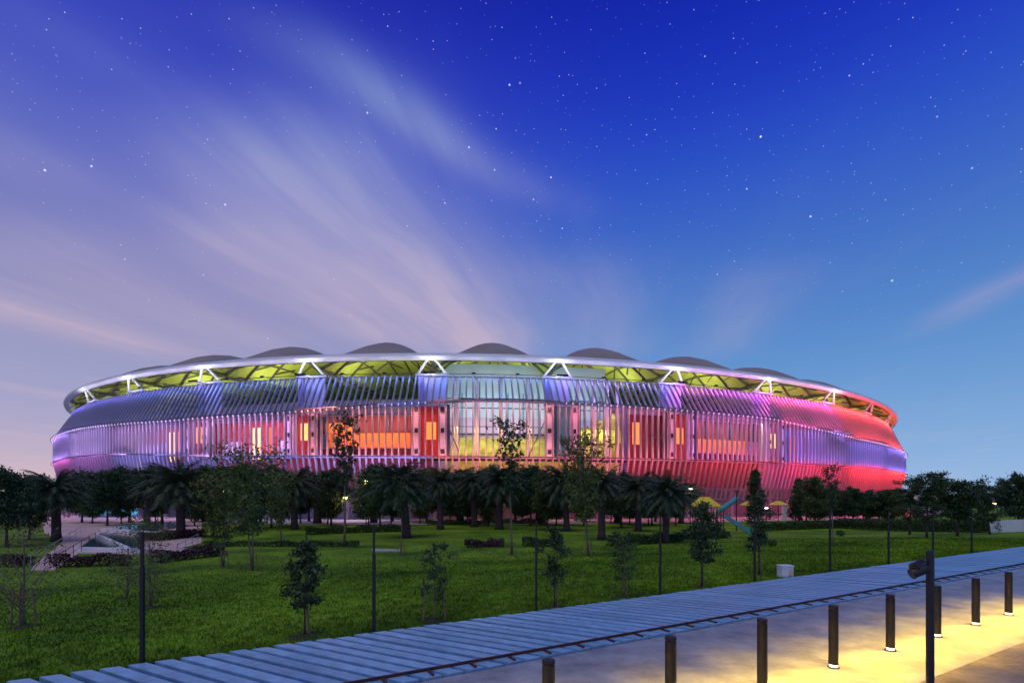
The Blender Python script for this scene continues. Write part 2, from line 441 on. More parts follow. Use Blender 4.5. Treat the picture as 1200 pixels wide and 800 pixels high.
for k in BAYS:
    kind = COL[k][3]; ta = line(k); TP = min(mtz(ta), mtz(ta + DT)) - .3
    if kind == 'lav':
        panel(.0, 1, k, -1.5, 7.2, TP, M_lav, 'wall_panel', drum)
        for s in (.2, .5, .78): panel(s, s + .05, k, -1.3, 14, 22, M_violet, 'wall_strip', drum, 1)
    elif kind == 'mix':
        panel(0, 1, k, -3, 18.2, TP, M_red, 'wall_panel', drum)
        panel(0, 1, k, -3, 7.2, 18, M_violet if k == -3 else M_red, 'wall_panel', drum)
        for s0, s1, mm in ((.12, .3, M_lav), (.42, .5, M_winy), (.55, .62, M_orange), (.68, .8, M_lav)):
            panel(s0, s1, k, -2.6, 13.5, 17.5 if mm is M_lav else 20.5, mm, 'wall_panel', drum, 2)
    elif kind == 'red':
        panel(0, 1, k, -3, 18.9, TP, M_maroon, 'wall_panel', drum)
        panel(0, 1, k, -3, 7.2, 15.5, M_maroon, 'wall_panel', drum)
        panel(.12 if k < 0 else .02, .95 if k < 0 else .82, k, -2.4, 15.6, 18.8, M_orange, 'orange_band', drum)
        if k == -1: panel(.1, .34, k, -2.2, 18.9, 21.0, M_orange, 'orange_band', drum, 3)
        for s in np.linspace(.1, .9, 7): panel(s, s + .012, k, -2.2, 18.9, TP, M_navy, 'mullion', drum, 1)
    elif kind == 'vio':
        panel(0, 1, k, -2.5, 7.2, TP, M_violet, 'wall_panel', drum)
        for s0, s1, mm in ((.2, .28, M_red), (.4, .5, M_orange), (.62, .7, M_red)) if k == 3 else ():
            panel(s0, s1, k, -2.1, 14, 21, mm, 'wall_strip', drum, 2)
    if kind in ('open', 'half'):
        s1 = 1. if kind == 'open' else .62
        panel(0, s1, k, -15.2, 7.3, 24, M_lav, 'wall_panel', drum)
        panel(0, s1, k, -15.0, 24.05, 37, M_cyanw, 'wall_panel', drum)
        # raked stand seen through the open bay, tier by tier
        for j in range(9):
            top = 14.6 + j * .55
            if kind == 'open': panel(.12, 1, k, -6.5 - j * .85, 7.2, top, M_stand, 'stand_tier', drum, 6, .85)
            else: panel(.0, .62, k, -6.5 - j * .85, 7.2, top + 2.6, M_stand, 'stand_tier', drum, 6, .85)
        if kind == 'half':
            for j in range(8): panel(.12 + .06 * j, .62, k, -6.2 - j * .1, 17.5 + j * .85, 18.5 + j * .85, M_stand, 'stand_tier', drum, 3, .5)
            panel(.62, 1, k, -3, 18.9, TP, M_maroon, 'wall_panel', drum)
            panel(.62, 1, k, -3, 7.2, 18.8, M_maroon, 'wall_panel', drum)
            panel(.66, .72, k, -2.4, 17, 22, M_wino, 'lit_window', drum, 1)
        panel(0, s1, k, -3.6, 12.9, 13.4, M_navy, 'gallery_edge', drum)
        panel(0, s1, k, -14.4, 19.9, 20.3, M_navy, 'gallery_edge', drum)
        for s_ in np.linspace(.06, s1 - .06, 7): panel(s_, s_ + .008, k, -14.6, 18, 30, M_teal, 'mullion', drum, 1)
        for s in ((.18, .35, .55, .78) if kind == 'open' else (.2, .34, .46, .55)):
            c = ell(ta + DT * s, -4.2, 0)
            MB().lathe([(.42, 7.2), (.42, 31), (.3, 31.4)], 12, c).build('column', M_column, drum, smooth=True)
        MB().tube([ell(ta + DT * .05, -3.8, 25), ell(ta + DT * .22, -3.8, 14)], .12, 6).tube([ell(ta + DT * .78, -3.8, 14), ell(ta + DT * .97, -3.8, 25)], .12, 6).build('brace', M_navy, drum)
        tm_ = ta + DT * s1 / 2; pc, tg, nn = frame(tm_, -9, 14)
        L_ = 24 * s1
        fx = tube_t(ta + DT * .03, ta + DT * (s1 - .03), -5, 24.7, .12).build('ceiling_light', M_dark, drum)
        area(frame(tm_, -5, 24.5)[0], -nn + Vector((0, 0, -.55)), tg, L_, .3, (.86, .78, 1.), 900 * s1, fx)
        fx = tube_t(ta + DT * .03, ta + DT * (s1 - .03), -7, 27.2, .12).build('ceiling_light', M_dark, drum)
        area(frame(tm_, -7, 27.5)[0], -nn + Vector((0, 0, .4)), tg, L_, .3, (.45, .85, 1.), 650 * s1, fx)
        fx = tube_t(ta + DT * .03, ta + DT * (s1 - .03), -4.4, 20.5, .08).build('ceiling_light', M_dark, drum)
        area(frame(tm_, -4.4, 20.3)[0], -nn * .5 + Vector((0, 0, -1)), tg, L_, .2, (1., .92, .4), 1700 * s1, fx)
    else:
        tm_ = ta + DT / 2; pc, tg, nn = frame(tm_, .6, TP - .3)
        wl = {'lav': (.85, .55, 1.), 'mix': (1., .6, .9), 'red': (1., .72, .45), 'vio': (.62, .4, 1.)}[kind]
        fx = tube_t(ta + DT * .03, ta + DT * .97, .6, TP - .15, .08).build('ceiling_light', M_dark, drum)
        area(pc - Vector((0, 0, .1)), -nn * .45 + Vector((0, 0, -1)), tg, 24, .2, wl, {'lav': 550, 'mix': 800, 'red': 2000, 'vio': 300}[kind], fx)
    # uplights washing the roof lining
    if -8 <= k <= 8:
        tm_ = ta + DT / 2; pc, tg, nn = frame(tm_, -17.5, 29.7)
        hb = MB(); hb.box((0, 0, 0), (5, .7, .5), Matrix.Translation(pc) @ tg.to_track_quat('X', 'Z').to_matrix().to_4x4())
        fl = hb.build('floodlight', M_dark, stad)
        area(pc + Vector((0, 0, .5)), Vector((0, 0, 1)) + nn * .15, tg, 16, .5, (1., .94, .5), 2100, fl)
# stair pylons, V struts and the lights that wash the ring
for k in range(-7, 9):
    t = line(k); p_, tg, nn = frame(t, 1.5, 0)
    B = Matrix((tg, -nn, Vector((0, 0, 1)))).transposed().to_4x4(); B.translation = p_
    pz1 = mtz(t) - .35; pz0 = mbz(t) + .2; pc_ = (pz0 + pz1) / 2; ph = pz1 - pz0
    py = MB().box((0, .9, pc_), (6.6, .3, ph), B).build('pylon', M_violet, stad)
    for sx_ in (-1, 1): MB().box((sx_ * 2.7, 0, pc_), (1.5, 1.3, ph - .1), B).build('pylon_column', M_lav, py)
    MB().box((0, .6, pc_), (3.9, .4, ph - .3), B).build('pylon_infill', M_teal if k == 1 else (M_red if -4 < k < 4 else M_violet), py)
    MB().box((3.9, -.5, pc_), (.55, .6, ph), B).build('mast', M_navy, py)
    MB().box((-1.2 if k == 1 else -3.8, -.3, pc_), (.35, .5, ph), B).build('mast', M_navy, py)
    for z_ in (pz0 + 1, pc_, pz1 - 1):
        for sx_ in (-2.7, 2.7): MB().box((sx_, -.88, z_), (.7, .5, .9), B).build('speaker_box', M_dark, py)
    if k in (-2, -1, 0, 2, 3):
        MB().box((.2, .32, 18.8), (2., .25, 3.6), B).build('lit_window', M_winy if k in (-1, 3) else M_wino, py)
    # upper part of the tower behind the upper screen
    MB().box((0, 3.6, (pz1 + 31) / 2), (5.8, .5, 30.6 - pz1), B).build('tower_head', M_lav, py)
    MB().box((-2.3, 2.9, (pz1 + 31) / 2), (1.2, .6, 30.2 - pz1), B).build('tower_head', M_violet, py)
    v = MB()
    lz, tz, lo_, to_ = 31.2, 34.2, TOPO - .1, -.2
    a1, a2 = frame(t, lo_, lz)[0] - tg * 3.1, frame(t, lo_, lz)[0] + tg * 3.1
    b1, b2 = frame(t, to_, tz)[0] - tg * .7, frame(t, to_, tz)[0] + tg * .7
    v.tube([a1, b1], .27, 8).tube([a2, b2], .27, 8).tube([a1 - tg * .4, a2 + tg * .4], .3, 8)
    v.build('v_strut', M_white, stad, smooth=True)
    if abs(k) > 4: continue
    fx = MB().box((0, -1.3, 30.6), (2.4, .35, .35), B).tube([B @ Vector((0, -1.3, 30.6)), B @ Vector((0, 2.7, 30.75))], .05, 5); fx = fx.build('ring_light', M_dark, stad)
    area(frame(t, 2.8, 30.9)[0], Vector((0, 0, 1)) - nn * .75, tg, 3., .3, (.95, .93, 1.), 300, fx)
    for s in (.33, .66) if -5 < k < 4 else ():
        c, g2, n2 = frame(t + DT * s, 2.4, 30.6)
        fx = MB().box((0, 0, 0), (.8, .3, .3), Matrix.Translation(c) @ g2.to_track_quat('X', 'Z').to_matrix().to_4x4()).tube([c, ell(t + DT * s, TOPO, 30.8)], .05, 5).build('ring_light', M_dark, stad)
        area(c + Vector((0, 0, .3)), Vector((0, 0, 1)) - n2 * .6, g2, 6., .3, (.93, .9, 1.), 110, fx)
# ground floor columns
for k in range(-7, 8):
    for s in (.0, .25, .5, .75):
        c = ell(line(k) + DT * s, -5, 0)
        MB().lathe([(.55, 0), (.55, 6.6)], 10, c).build('ground_column', M_conc, stad, smooth=True)

# ------------------------------------------------------------------ ground, paths
def grassmat(name):
    m = bpy.data.materials.new(name); m.use_nodes = True; nt = m.node_tree; b = nt.nodes['Principled BSDF']
    b.inputs['Roughness'].default_value = .8; b.inputs['Specular IOR Level'].default_value = .15
    t = nt.nodes.new('ShaderNodeTexCoord')
    def nz(s, d):
        n = nt.nodes.new('ShaderNodeTexNoise'); n.inputs['Scale'].default_value = s; n.inputs['Detail'].default_value = d; nt.links.new(t.outputs['Object'], n.inputs[0]); return n.outputs[0]
    r1 = nt.nodes.new('ShaderNodeValToRGB'); e = r1.color_ramp.elements
    e[0].position = .3; e[0].color = (.045, .125, .005, 1); e[1].position = .7; e[1].color = (.22, .4, .016, 1)
    nt.links.new(nz(.16, 6), r1.inputs[0])
    r2 = nt.nodes.new('ShaderNodeValToRGB'); e = r2.color_ramp.elements
    e[0].position = .3; e[0].color = (.45, .45, .4, 1); e[1].position = .7; e[1].color = (1.25, 1.2, 1.1, 1)
    nt.links.new(nz(2.2, 10), r2.inputs[0])
    mx = nt.nodes.new('ShaderNodeMix'); mx.data_type = 'RGBA'; mx.blend_type = 'MULTIPLY'; mx.inputs[0].default_value = 1
    nt.links.new(r1.outputs[0], mx.inputs[6]); nt.links.new(r2.outputs[0], mx.inputs[7]); nt.links.new(mx.outputs[2], b.inputs['Base Color'])
    bp = nt.nodes.new('ShaderNodeBump'); bp.inputs['Strength'].default_value = .8; bp.inputs['Distance'].default_value = .06
    nt.links.new(nz(22, 6), bp.inputs['Height']); nt.links.new(bp.outputs[0], b.inputs['Normal'])
    return m
M_grass = grassmat('lawn_grass')
M_blade = leafmat('grass_blades', (.13, .24, .01), .55)
def sheet(name, us, ds, zf, mat_, kind='structure', label=None):
    V = []; F = []
    for d in ds:
        for u in us:
            q = A + U * u + N * d; V.append((q[0], q[1], zf(u, d)))
    n = len(us)
    F = [(j * n + i, j * n + i + 1, (j + 1) * n + i + 1, (j + 1) * n + i) for j in range(len(ds) - 1) for i in range(n - 1)]
    o = link(bpy.data.objects.new(name, mkmesh(name, V, F, mat_, True)))
    tag(o, label, None, None, kind); return o
us = list(np.linspace(-900, 900, 19)); ds = [-30, -3, .02] + list(np.linspace(1, 32, 20)) + [60, 120, 300, 900, 1600]
def lawn_z(u, d):
    if d < -2: return 1.2
    return 1.52 * (1 - sstep(d / 30))
sheet('lawn', us, ds, lawn_z, M_grass, label='green lawn sloping gently from the boardwalk to the stadium')
# planks: oblique boards VP, one mesh
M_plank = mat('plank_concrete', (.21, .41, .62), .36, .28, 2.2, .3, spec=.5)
M_edge = mat('rusty_edge', (.07, .022, .018), .7, .4, 4, .3)
M_sub = mat('dark_substrate', (.03, .032, .04), .9, .3, 1)
BW = 3.33
bw = sheet('boardwalk', list(np.linspace(-40, 140, 10)), [-BW - .4, .02], lambda u, d: PATH_Z - .1, M_sub, label='pale plank boardwalk running beside the lawn')
wd = np.array([-.88, .47]); wd /= np.linalg.norm(wd)
# plank runs from near edge to far edge along wd
lenp = (BW + .34) / (wd @ N)
sk = (wd @ U) * lenp
pitch, gap = .45, .135
V = [(0, -BW - .34), (pitch - gap, -BW - .34), (pitch - gap + sk, 0), (sk, 0)]
def plank_mesh(j):
    vv = []
    e = [0, -.03, .03, .05][j % 4]
    for z in (-.09, 0):
        for i, (u, d) in enumerate(V):
            if i >= 2: d = d + .06 + e * .6
            q = U * u + N * d; vv.append((q[0], q[1], z))
    # small chamfer ring on top
    top = []
    c = np.mean(np.array(vv[4:]), 0)
    vv2 = vv[:4] + [(x, y, -.012) for x, y, _ in vv[4:]]
    for x, y, _ in vv[4:]:
        a = np.array([x, y]) - c[:2]; a = a * (1 - .012 / np.linalg.norm(a)); top.append((c[0] + a[0], c[1] + a[1], 0))
    vv2 += top
    F = [(3, 2, 1, 0), (8, 9, 10, 11)] + [(i, (i + 1) % 4, (i + 1) % 4 + 4, i + 4) for i in range(4)] + [(i + 4, (i + 1) % 4 + 4, (i + 1) % 4 + 8, i + 8) for i in range(4)]
    return mkmesh('plank', vv2, F, M_plank)
nt = M_plank.node_tree; bs = nt.nodes['Principled BSDF']; src_ = bs.inputs['Base Color'].links[0].from_socket
oi_ = nt.nodes.new('ShaderNodeObjectInfo'); hs_ = nt.nodes.new('ShaderNodeHueSaturation'); mr_ = nt.nodes.new('ShaderNodeMapRange')
mr_.inputs[3].default_value = .88; mr_.inputs[4].default_value = 1.12
nt.links.new(oi_.outputs['Random'], mr_.inputs[0]); nt.links.new(mr_.outputs[0], hs_.inputs['Value']); nt.links.new(src_, hs_.inputs['Color']); nt.links.new(hs_.outputs[0], bs.inputs['Base Color'])
pm = [plank_mesh(j) for j in range(4)]
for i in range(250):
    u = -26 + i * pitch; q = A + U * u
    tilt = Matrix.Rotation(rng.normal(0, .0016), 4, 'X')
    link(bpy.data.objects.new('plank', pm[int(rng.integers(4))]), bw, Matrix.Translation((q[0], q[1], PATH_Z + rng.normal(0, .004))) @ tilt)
# rusty edge rail along the near side with brackets
rail = MB()
q0_, q1_ = UV(-30, -BW, PATH_Z + .035), UV(110, -BW, PATH_Z + .035)
ang = math.atan2(U[1], U[0])
rail.box((q0_ + q1_) / 2, ((q1_ - q0_).length, .05, .05), rz=ang)
rail = rail.build('edge_rail', M_edge, bw)
bk = MB().box((0, 0, 0), (.05, .3, .03)).V
bkm = mkmesh('rail_bracket', bk, [(3, 2, 1, 0), (4, 5, 6, 7), (0, 1, 5, 4), (1, 2, 6, 5), (2, 3, 7, 6), (3, 0, 4, 7)], M_edge)
for i in range(110):
    link(bpy.data.objects.new('rail_bracket', bkm), rail, Matrix.Translation(UV(-20 + i * .9, -BW - .17, PATH_Z + .022)) @ Matrix.Rotation(ang, 4, 'Z'))
M_path = mat('path_concrete', (.24, .27, .31), .5, .38, 1.3, .5)
M_unlit = mat('unlit_paving', (.16, .145, .14), .7, .5, 1.6, .6)  # stretch outside the bollard light, its shade put into a browner colour
sheet('path', list(np.linspace(-60, 140, 21)), [-8.4, -BW - .42], lambda u, d: PATH_Z - .03, M_path, label='grey concrete path beside the boardwalk with a row of bollards')
sheet('unlit_path', list(np.linspace(-60, 140, 21)), [-40, -8.4], lambda u, d: PATH_Z - .034, M_unlit, label='unlit near side of the path, its shade put into the brown colour')
# grass blades
npts = 330000
dd = rng.uniform(0, 1, npts) ** 1.7 * 36 + .06; uu = rng.uniform(-40, 44, npts)
P = A[None] + uu[:, None] * U + dd[:, None] * N
dist = np.hypot(P[:, 0], P[:, 1])
ok = (P[:, 1] > 7) & (np.abs(P[:, 0] / P[:, 1]) < 1.15) & (rng.uniform(0, 1, npts) < np.clip(18 / dist, .25, 1) * np.clip((37 - dd) / 26, 0, 1))
P = P[ok]; dd = dd[ok]; n = len(P)
zz = 1.52 * (1 - np.clip(dd / 30, 0, 1) ** 2 * (3 - 2 * np.clip(dd / 30, 0, 1)))
a = rng.uniform(0, 2 * np.pi, n); h = rng.uniform(.05, .13, n); w = rng.uniform(.008, .02, n) * np.clip(np.hypot(P[:, 0], P[:, 1]) / 14, 1, 3.2)
lean = rng.normal(0, .05, (n, 2))
b3 = np.stack([P[:, 0], P[:, 1], zz - .01], 1); dirn = np.stack([np.cos(a) * w, np.sin(a) * w, 0 * a], 1)
tip = b3 + np.stack([lean[:, 0], lean[:, 1], h], 1)
gv = np.stack([b3 - dirn, b3 + dirn, tip], 1)
gb = link(bpy.data.objects.new('grass', npmesh('grass', gv, 3, M_grass)))
tag(gb, 'short green grass blades covering the lawn', 'grass', None, 'stuff')

# ------------------------------------------------------------------ plaza, pools, far paths
M_plaza = mat('plaza_paving', (.3, .27, .3), .55, .2, .3, .1)
M_pink = mat('pink_paving', (.6, .42, .37), .7, .2, .5, .15)
M_water = mat('pool_water', (.05, .09, .13), .08, .2, .4, .25, spec=.7)
M_cop = mat('pool_coping', (.7, .7, .74), .6, .1, .6)
V = []; F = []; n = 172
for i in range(n + 1):
    t = line(-21.5) + 2 * math.pi * i / n
    V += [ell(t, 16, .03), ell(t, -9, .03)]
F = [(2 * i, 2 * i + 2, 2 * i + 3, 2 * i + 1) for i in range(n)]
tag(link(bpy.data.objects.new('plaza', mkmesh('plaza', V, F, M_plaza))), 'paved plaza ringing the foot of the stadium', kind='structure')
def poly(name, pts, z, th, mat_, label):
    q = [G(x, y, 0) for x, y in pts]; k = len(q)
    V = [(v.x, v.y, z) for v in q] + [(v.x, v.y, z - th) for v in q]
    F = [tuple(range(k)), tuple(reversed(range(k, 2 * k)))] + [(i, i + k, (i + 1) % k + k, (i + 1) % k) for i in range(k)]
    return tag(link(bpy.data.objects.new(name, mkmesh(name, V, F, mat_))), label, kind='structure')
poly('pavement', [(34, 668), (64, 668), (92, 648), (182, 650), (236, 636), (236, 606), (48, 604), (52, 624), (74, 634)], .035, .1, M_pink, 'pink paved ramp and forecourt left of the pools')
poly('water', [(92, 643), (166, 645), (170, 628), (120, 624)], .075, .1, M_water, 'still pool with pale coping beside the pink ramp')
poly('water', [(124, 620), (172, 624), (226, 616), (190, 611)], .1, .1, M_water, 'upper blue pool behind the still pool')
poly('footpath', [(436, 643), (470, 644), (472, 646), (436, 646)], .05, .08, M_conc, 'short pale slab path crossing the lawn')
poly('footpath', [(228, 648), (170, 651), (172, 646), (236, 642)], .09, .08, M_pink, 'pink slab path in front of the pools')
poly('footpath', [(300, 613), (470, 612), (470, 609), (300, 609)], .06, .08, M_cop, 'pale kerbed footpath running behind the palms')
def bar_thing(name, pts, w, h, z, mat_, label, cat, group=None, posts=None):
    q = [G(x, y, 0) for x, y in pts]
    if posts:
        root = empty(name, q[0]); tag(root, label, cat, group)
        b = MB(); b.tube([v + Vector((0, 0, z)) for v in q], w, 6); b.tube([v + Vector((0, 0, z * .5)) for v in q], w * .7, 6); b.build('rail', mat_, root)
        for i in range(posts):
            f = i / (posts - 1) * (len(q) - 1); j = min(int(f), len(q) - 2); v = q[j].lerp(q[j + 1], f - j)
            MB().tube([v, v + Vector((0, 0, z + .03))], w * .9, 6).build('post', mat_, root)
        return root
    b = MB()
    for i in range(len(q) - 1):
        d = q[i + 1] - q[i]; b.box((q[i] + q[i + 1]) / 2 + Vector((0, 0, z + h / 2)), (d.length, w, h), rz=math.atan2(d.y, d.x))
    return tag(b.build(name, mat_), label, cat, group)
bar_thing('pool_coping', [(90, 645), (168, 647)], .6, .35, 0, M_cop, 'white stone coping along the front of the still pool', 'coping')
bar_thing('pool_wall', [(112, 628), (150, 646)], .35, .4, 0, M_cop, 'low white wall crossing the still pool', 'wall')
bar_thing('pool_step', [(122, 622), (176, 627)], .7, .5, 0, M_cop, 'white step between the two pools', 'step')
bar_thing('stair_rail', [(36, 668), (60, 652), (84, 634), (100, 622)], .03, 0, 1.0, M_conc, 'white handrail along the left side of the pink ramp', 'railing', posts=9)
bar_thing('stair_rail', [(66, 668), (90, 650), (112, 634)], .03, 0, 1.0, M_dark, 'dark handrail along the pool side of the pink ramp', 'railing', posts=6)
bar_thing('stair_rail', [(150, 660), (176, 645)], .03, 0, 1.0, M_conc, 'short white handrail on the path before the pools', 'railing', posts=4)
bar_thing('stair_rail', [(208, 652), (232, 636)], .03, 0, 1.0, M_conc, 'short white handrail beside the maroon hedge end', 'railing', posts=4)

# ------------------------------------------------------------------ foliage
M_bark = mat('bark', (.085, .06, .045), .9, .35, 6, .5)
M_bark_pale = mat('pale_bark', (.2, .15, .11), .85, .3, 6, .4)
M_palmbark = mat('palm_bark', (.07, .045, .04), .9, .4, 5, .6)
M_leaf = leafmat('leaf_dark', (.04, .075, .026))
M_leaf2 = leafmat('leaf_mid', (.06, .1, .025))
M_leaf3 = leafmat('leaf_yellowish', (.11, .14, .03))
M_palm = leafmat('palm_leaf', (.04, .075, .032), .45)
M_purple = leafmat('hedge_maroon', (.06, .022, .028))
M_hedge = leafmat('hedge_green', (.04, .075, .016))
M_brown = leafmat('leaf_brown', (.11, .055, .03))
M_soil = mat('soil', (.06, .042, .03), .95, .5, 8, .6)
M_stake = mat('stake_wood', (.25, .15, .08), .8, .3, 5)
def leaves(cent, size, r):
    n = len(cent)
    a = r.normal(size=(n, 3)); a /= np.linalg.norm(a, axis=1)[:, None]
    b = r.normal(size=(n, 3)); b -= a * (a * b).sum(1)[:, None]; b /= np.linalg.norm(b, axis=1)[:, None]
    s = size * r.uniform(.6, 1.35, n)[:, None]
    return np.stack([cent - a * s, cent + b * s * .42 + a * s * .1, cent + a * s, cent - b * s * .42 + a * s * .1], 1)
def gen_tree(seed, h, first, width, prof, limbs, sub, per, lsize, clump, tr, stems=1, lift=.5, leafm=M_leaf, bark=M_bark, droop=0., top=True):
    r = np.random.default_rng(seed); mb = MB(); tips = []
    for st in range(stems):
        az0 = r.uniform(0, 6.28); sp = 0 if stems == 1 else .16
        pts = []; pos = np.zeros(3); m = 7
        for i in range(m + 1):
            f = i / m
            pts.append(Vector((math.cos(az0) * sp * h * f * .7 + r.normal(0, .012) * h * f, math.sin(az0) * sp * h * f * .7 + r.normal(0, .012) * h * f, h * .93 * f)))
        mb.tube(pts, [tr * (1 - .85 * i / m) * (1.35 if i == 0 else 1) / math.sqrt(stems) for i in range(m + 1)], 7)
        def at(z):
            f = min(.999, max(0, z / (h * .93))) * m; j = int(f); return pts[j].lerp(pts[j + 1], f - j)
        for i in range(limbs):
            s = (i + r.uniform(0, .9)) / limbs; z = first + (h * .95 - first) * s
            g = i * 2.4 + r.uniform(-.5, .5) + az0; L = width * prof(s) * r.uniform(.65, 1.15)
            if L < .05: continue
            o = at(z - L * lift * .5); d = Vector((math.cos(g), math.sin(g), lift * r.uniform(.5, 1.3)))
            e1 = o + d * L * .5; e2 = o + d * L + Vector((r.normal(0, .08), r.normal(0, .08), -droop)) * L
            rr = tr * .38 * (1 - .6 * s) / math.sqrt(stems)
            mb.tube([o, e1, e2], [rr, rr * .6, rr * .2], 5, False)
            tips.append(np.array(e2))
            for k in range(sub):
                f = r.uniform(.25, 1); a = o.lerp(e1, f * 2) if f < .5 else e1.lerp(e2, f * 2 - 1)
                dd = Vector(r.normal(size=3)); dd.z = abs(dd.z) * .7 - droop; dd.normalize()
                b = a + (dd + d * .5) * L * .32
                mb.tube([a, b], [rr * .4, rr * .1], 4, False); tips.append(np.array(b)); tips.append(np.array(a.lerp(b, .5)))
        if top: tips.append(np.array(pts[-1])); tips.append(np.array(pts[-1]) + np.array([0, 0, h * .03]))
    tm = mkmesh('trunk', mb.V, mb.F, bark, True)
    cm = None
    if per:
        c = np.repeat(np.array(tips), per, 0) + r.normal(0, clump, (len(tips) * per, 3)) * np.array([1, 1, .75])
        cm = npmesh('crown', leaves(c, lsize, r), 4, leafm)
    return tm, cm, h
ball = lambda s: math.sqrt(max(0, 1 - (2 * s - .85) ** 2 * .95)) if s < .93 else .35
cone = lambda s: (1 - s) ** .7 * min(1, .5 + s * 3) + .08
topc = lambda s: .35 + .65 * s if s < .8 else .7
def gen_palm(seed, h, fr, L, stub=True):
    r = np.random.default_rng(seed); mb = MB(); m = 9
    lean = r.normal(0, .03, 2)
    pts = [Vector((lean[0] * h * (i / m) ** 2, lean[1] * h * (i / m) ** 2, h * i / m)) for i in range(m + 1)]
    rad = [.36 * (1.35 if i == 0 else 1 - .02 * i + (.05 if i % 2 else 0)) * h / 5 for i in range(m + 1)]
    mb.tube(pts, rad, 10)
    top = np.array(pts[-1])
    tri = []
    for f in range(fr):
        g = f * 2.39996 + r.uniform(-.2, .2); el = R(78) - (f / fr) ** .85 * R(118) + r.normal(0, .1)
        ll = L * r.uniform(.8, 1.1); hd = np.array([math.cos(g), math.sin(g), 0]); sd = np.array([-math.sin(g), math.cos(g), 0])
        pos = top.copy(); e = el; spine = [pos.copy()]; K = 11
        for k in range(K):
            e -= (.055 + .03 * k / K * 2) * (1.2 if el > 0 else .7)
            pos = pos + (hd * math.cos(e) + np.array([0, 0, math.sin(e)])) * ll / K; spine.append(pos.copy())
        spine = np.array(spine)
        mb.tube([tuple(v) for v in spine[::2]], [.05 * h / 5 * (1 - .8 * i / len(spine[::2])) for i in range(len(spine[::2]))], 4, False)
        for k in range(1, K + 1):
            for half in (0., .5):
                c = spine[k - 1] * (1 - half) + spine[k] * half
                t = spine[k] - spine[k - 1]; t /= np.linalg.norm(t); u = np.cross(sd, t)
                w = L * .25 * math.sin(math.pi * min(.97, (k + half) / (K + 1.2) * .85 + .13)) * r.uniform(.8, 1.15)
                for s in (-1, 1):
                    d = t * .75 + sd * s * .8 + u * r.uniform(.0, .45) - np.array([0, 0, .18]); d /= np.linalg.norm(d)
                    q = t * L * .02
                    tri += [c - q, c + q, c + d * w]
    tm = mkmesh('trunk', mb.V, mb.F, M_palmbark, True)
    return tm, npmesh('crown', np.array(tri), 3, M_palm), h + L * .72
PROTO = {
    'palm0': gen_palm(1, 4.6, 64, 3.0), 'palm1': gen_palm(2, 5.2, 54, 2.8), 'palm2': gen_palm(3, 4.2, 70, 3.1),
    'broad0': gen_tree(10, 9, 2.4, 3.3, ball, 30, 5, 26, .2, .34, .17),
    'broad1': gen_tree(11, 9, 1.8, 2.8, ball, 28, 5, 24, .2, .36, .15, leafm=M_leaf2),
    'broad2': gen_tree(12, 9, 2.8, 3.7, topc, 28, 5, 26, .21, .38, .18),
    'pine0': gen_tree(20, 11, 3.0, 2.3, lambda s: .6 + .5 * math.sin(s * 9), 26, 4, 26, .17, .30, .17, lift=.25),
    'col0': gen_tree(30, 9, .8, 1.35, cone, 34, 4, 22, .15, .2, .11, lift=.9),
    'young0': gen_tree(40, 4.2, 1.3, 1.05, lambda s: .9 * ball(s) * (.75 + .35 * math.sin(s * 17)), 20, 4, 13, .1, .13, .05),
    'young1': gen_tree(41, 4.2, 1.2, 1.0, lambda s: .5 + .5 * s if s < .85 else .5, 17, 3, 10, .095, .13, .045, leafm=M_leaf2, bark=M_bark_pale),
    'young2': gen_tree(42, 5.0, 1.5, .9, lambda s: ball(s) * (.7 + .4 * math.sin(s * 13 + 1)), 19, 4, 10, .1, .14, .05),
    'slender0': gen_tree(50, 11, 5.0, 1.5, lambda s: .3 + .8 * s * s, 20, 3, 7, .17, .22, .09, leafm=M_leaf, bark=M_bark_pale),
    'slender1': gen_tree(51, 10, 3.0, 2.0, lambda s: .4 + .6 * s, 26, 4, 6, .15, .26, .09, leafm=M_leaf3, bark=M_bark_pale, stems=2),
    'bare0': gen_tree(60, 4.4, 1.1, 1.5, lambda s: .9 - .35 * s, 30, 6, 1, .06, .18, .06, leafm=M_brown, bark=M_bark_pale, lift=1.2),
    'bare1': gen_tree(61, 4.2, .5, 1.1, lambda s: .8 - .3 * s, 16, 4, 3, .06, .2, .05, leafm=M_leaf3, bark=M_bark_pale, lift=1.5, stems=3),
}
HT = {k: np.percentile([v.co.z for v in (c or t).vertices], 98.5) for k, (t, c, h) in PROTO.items()}
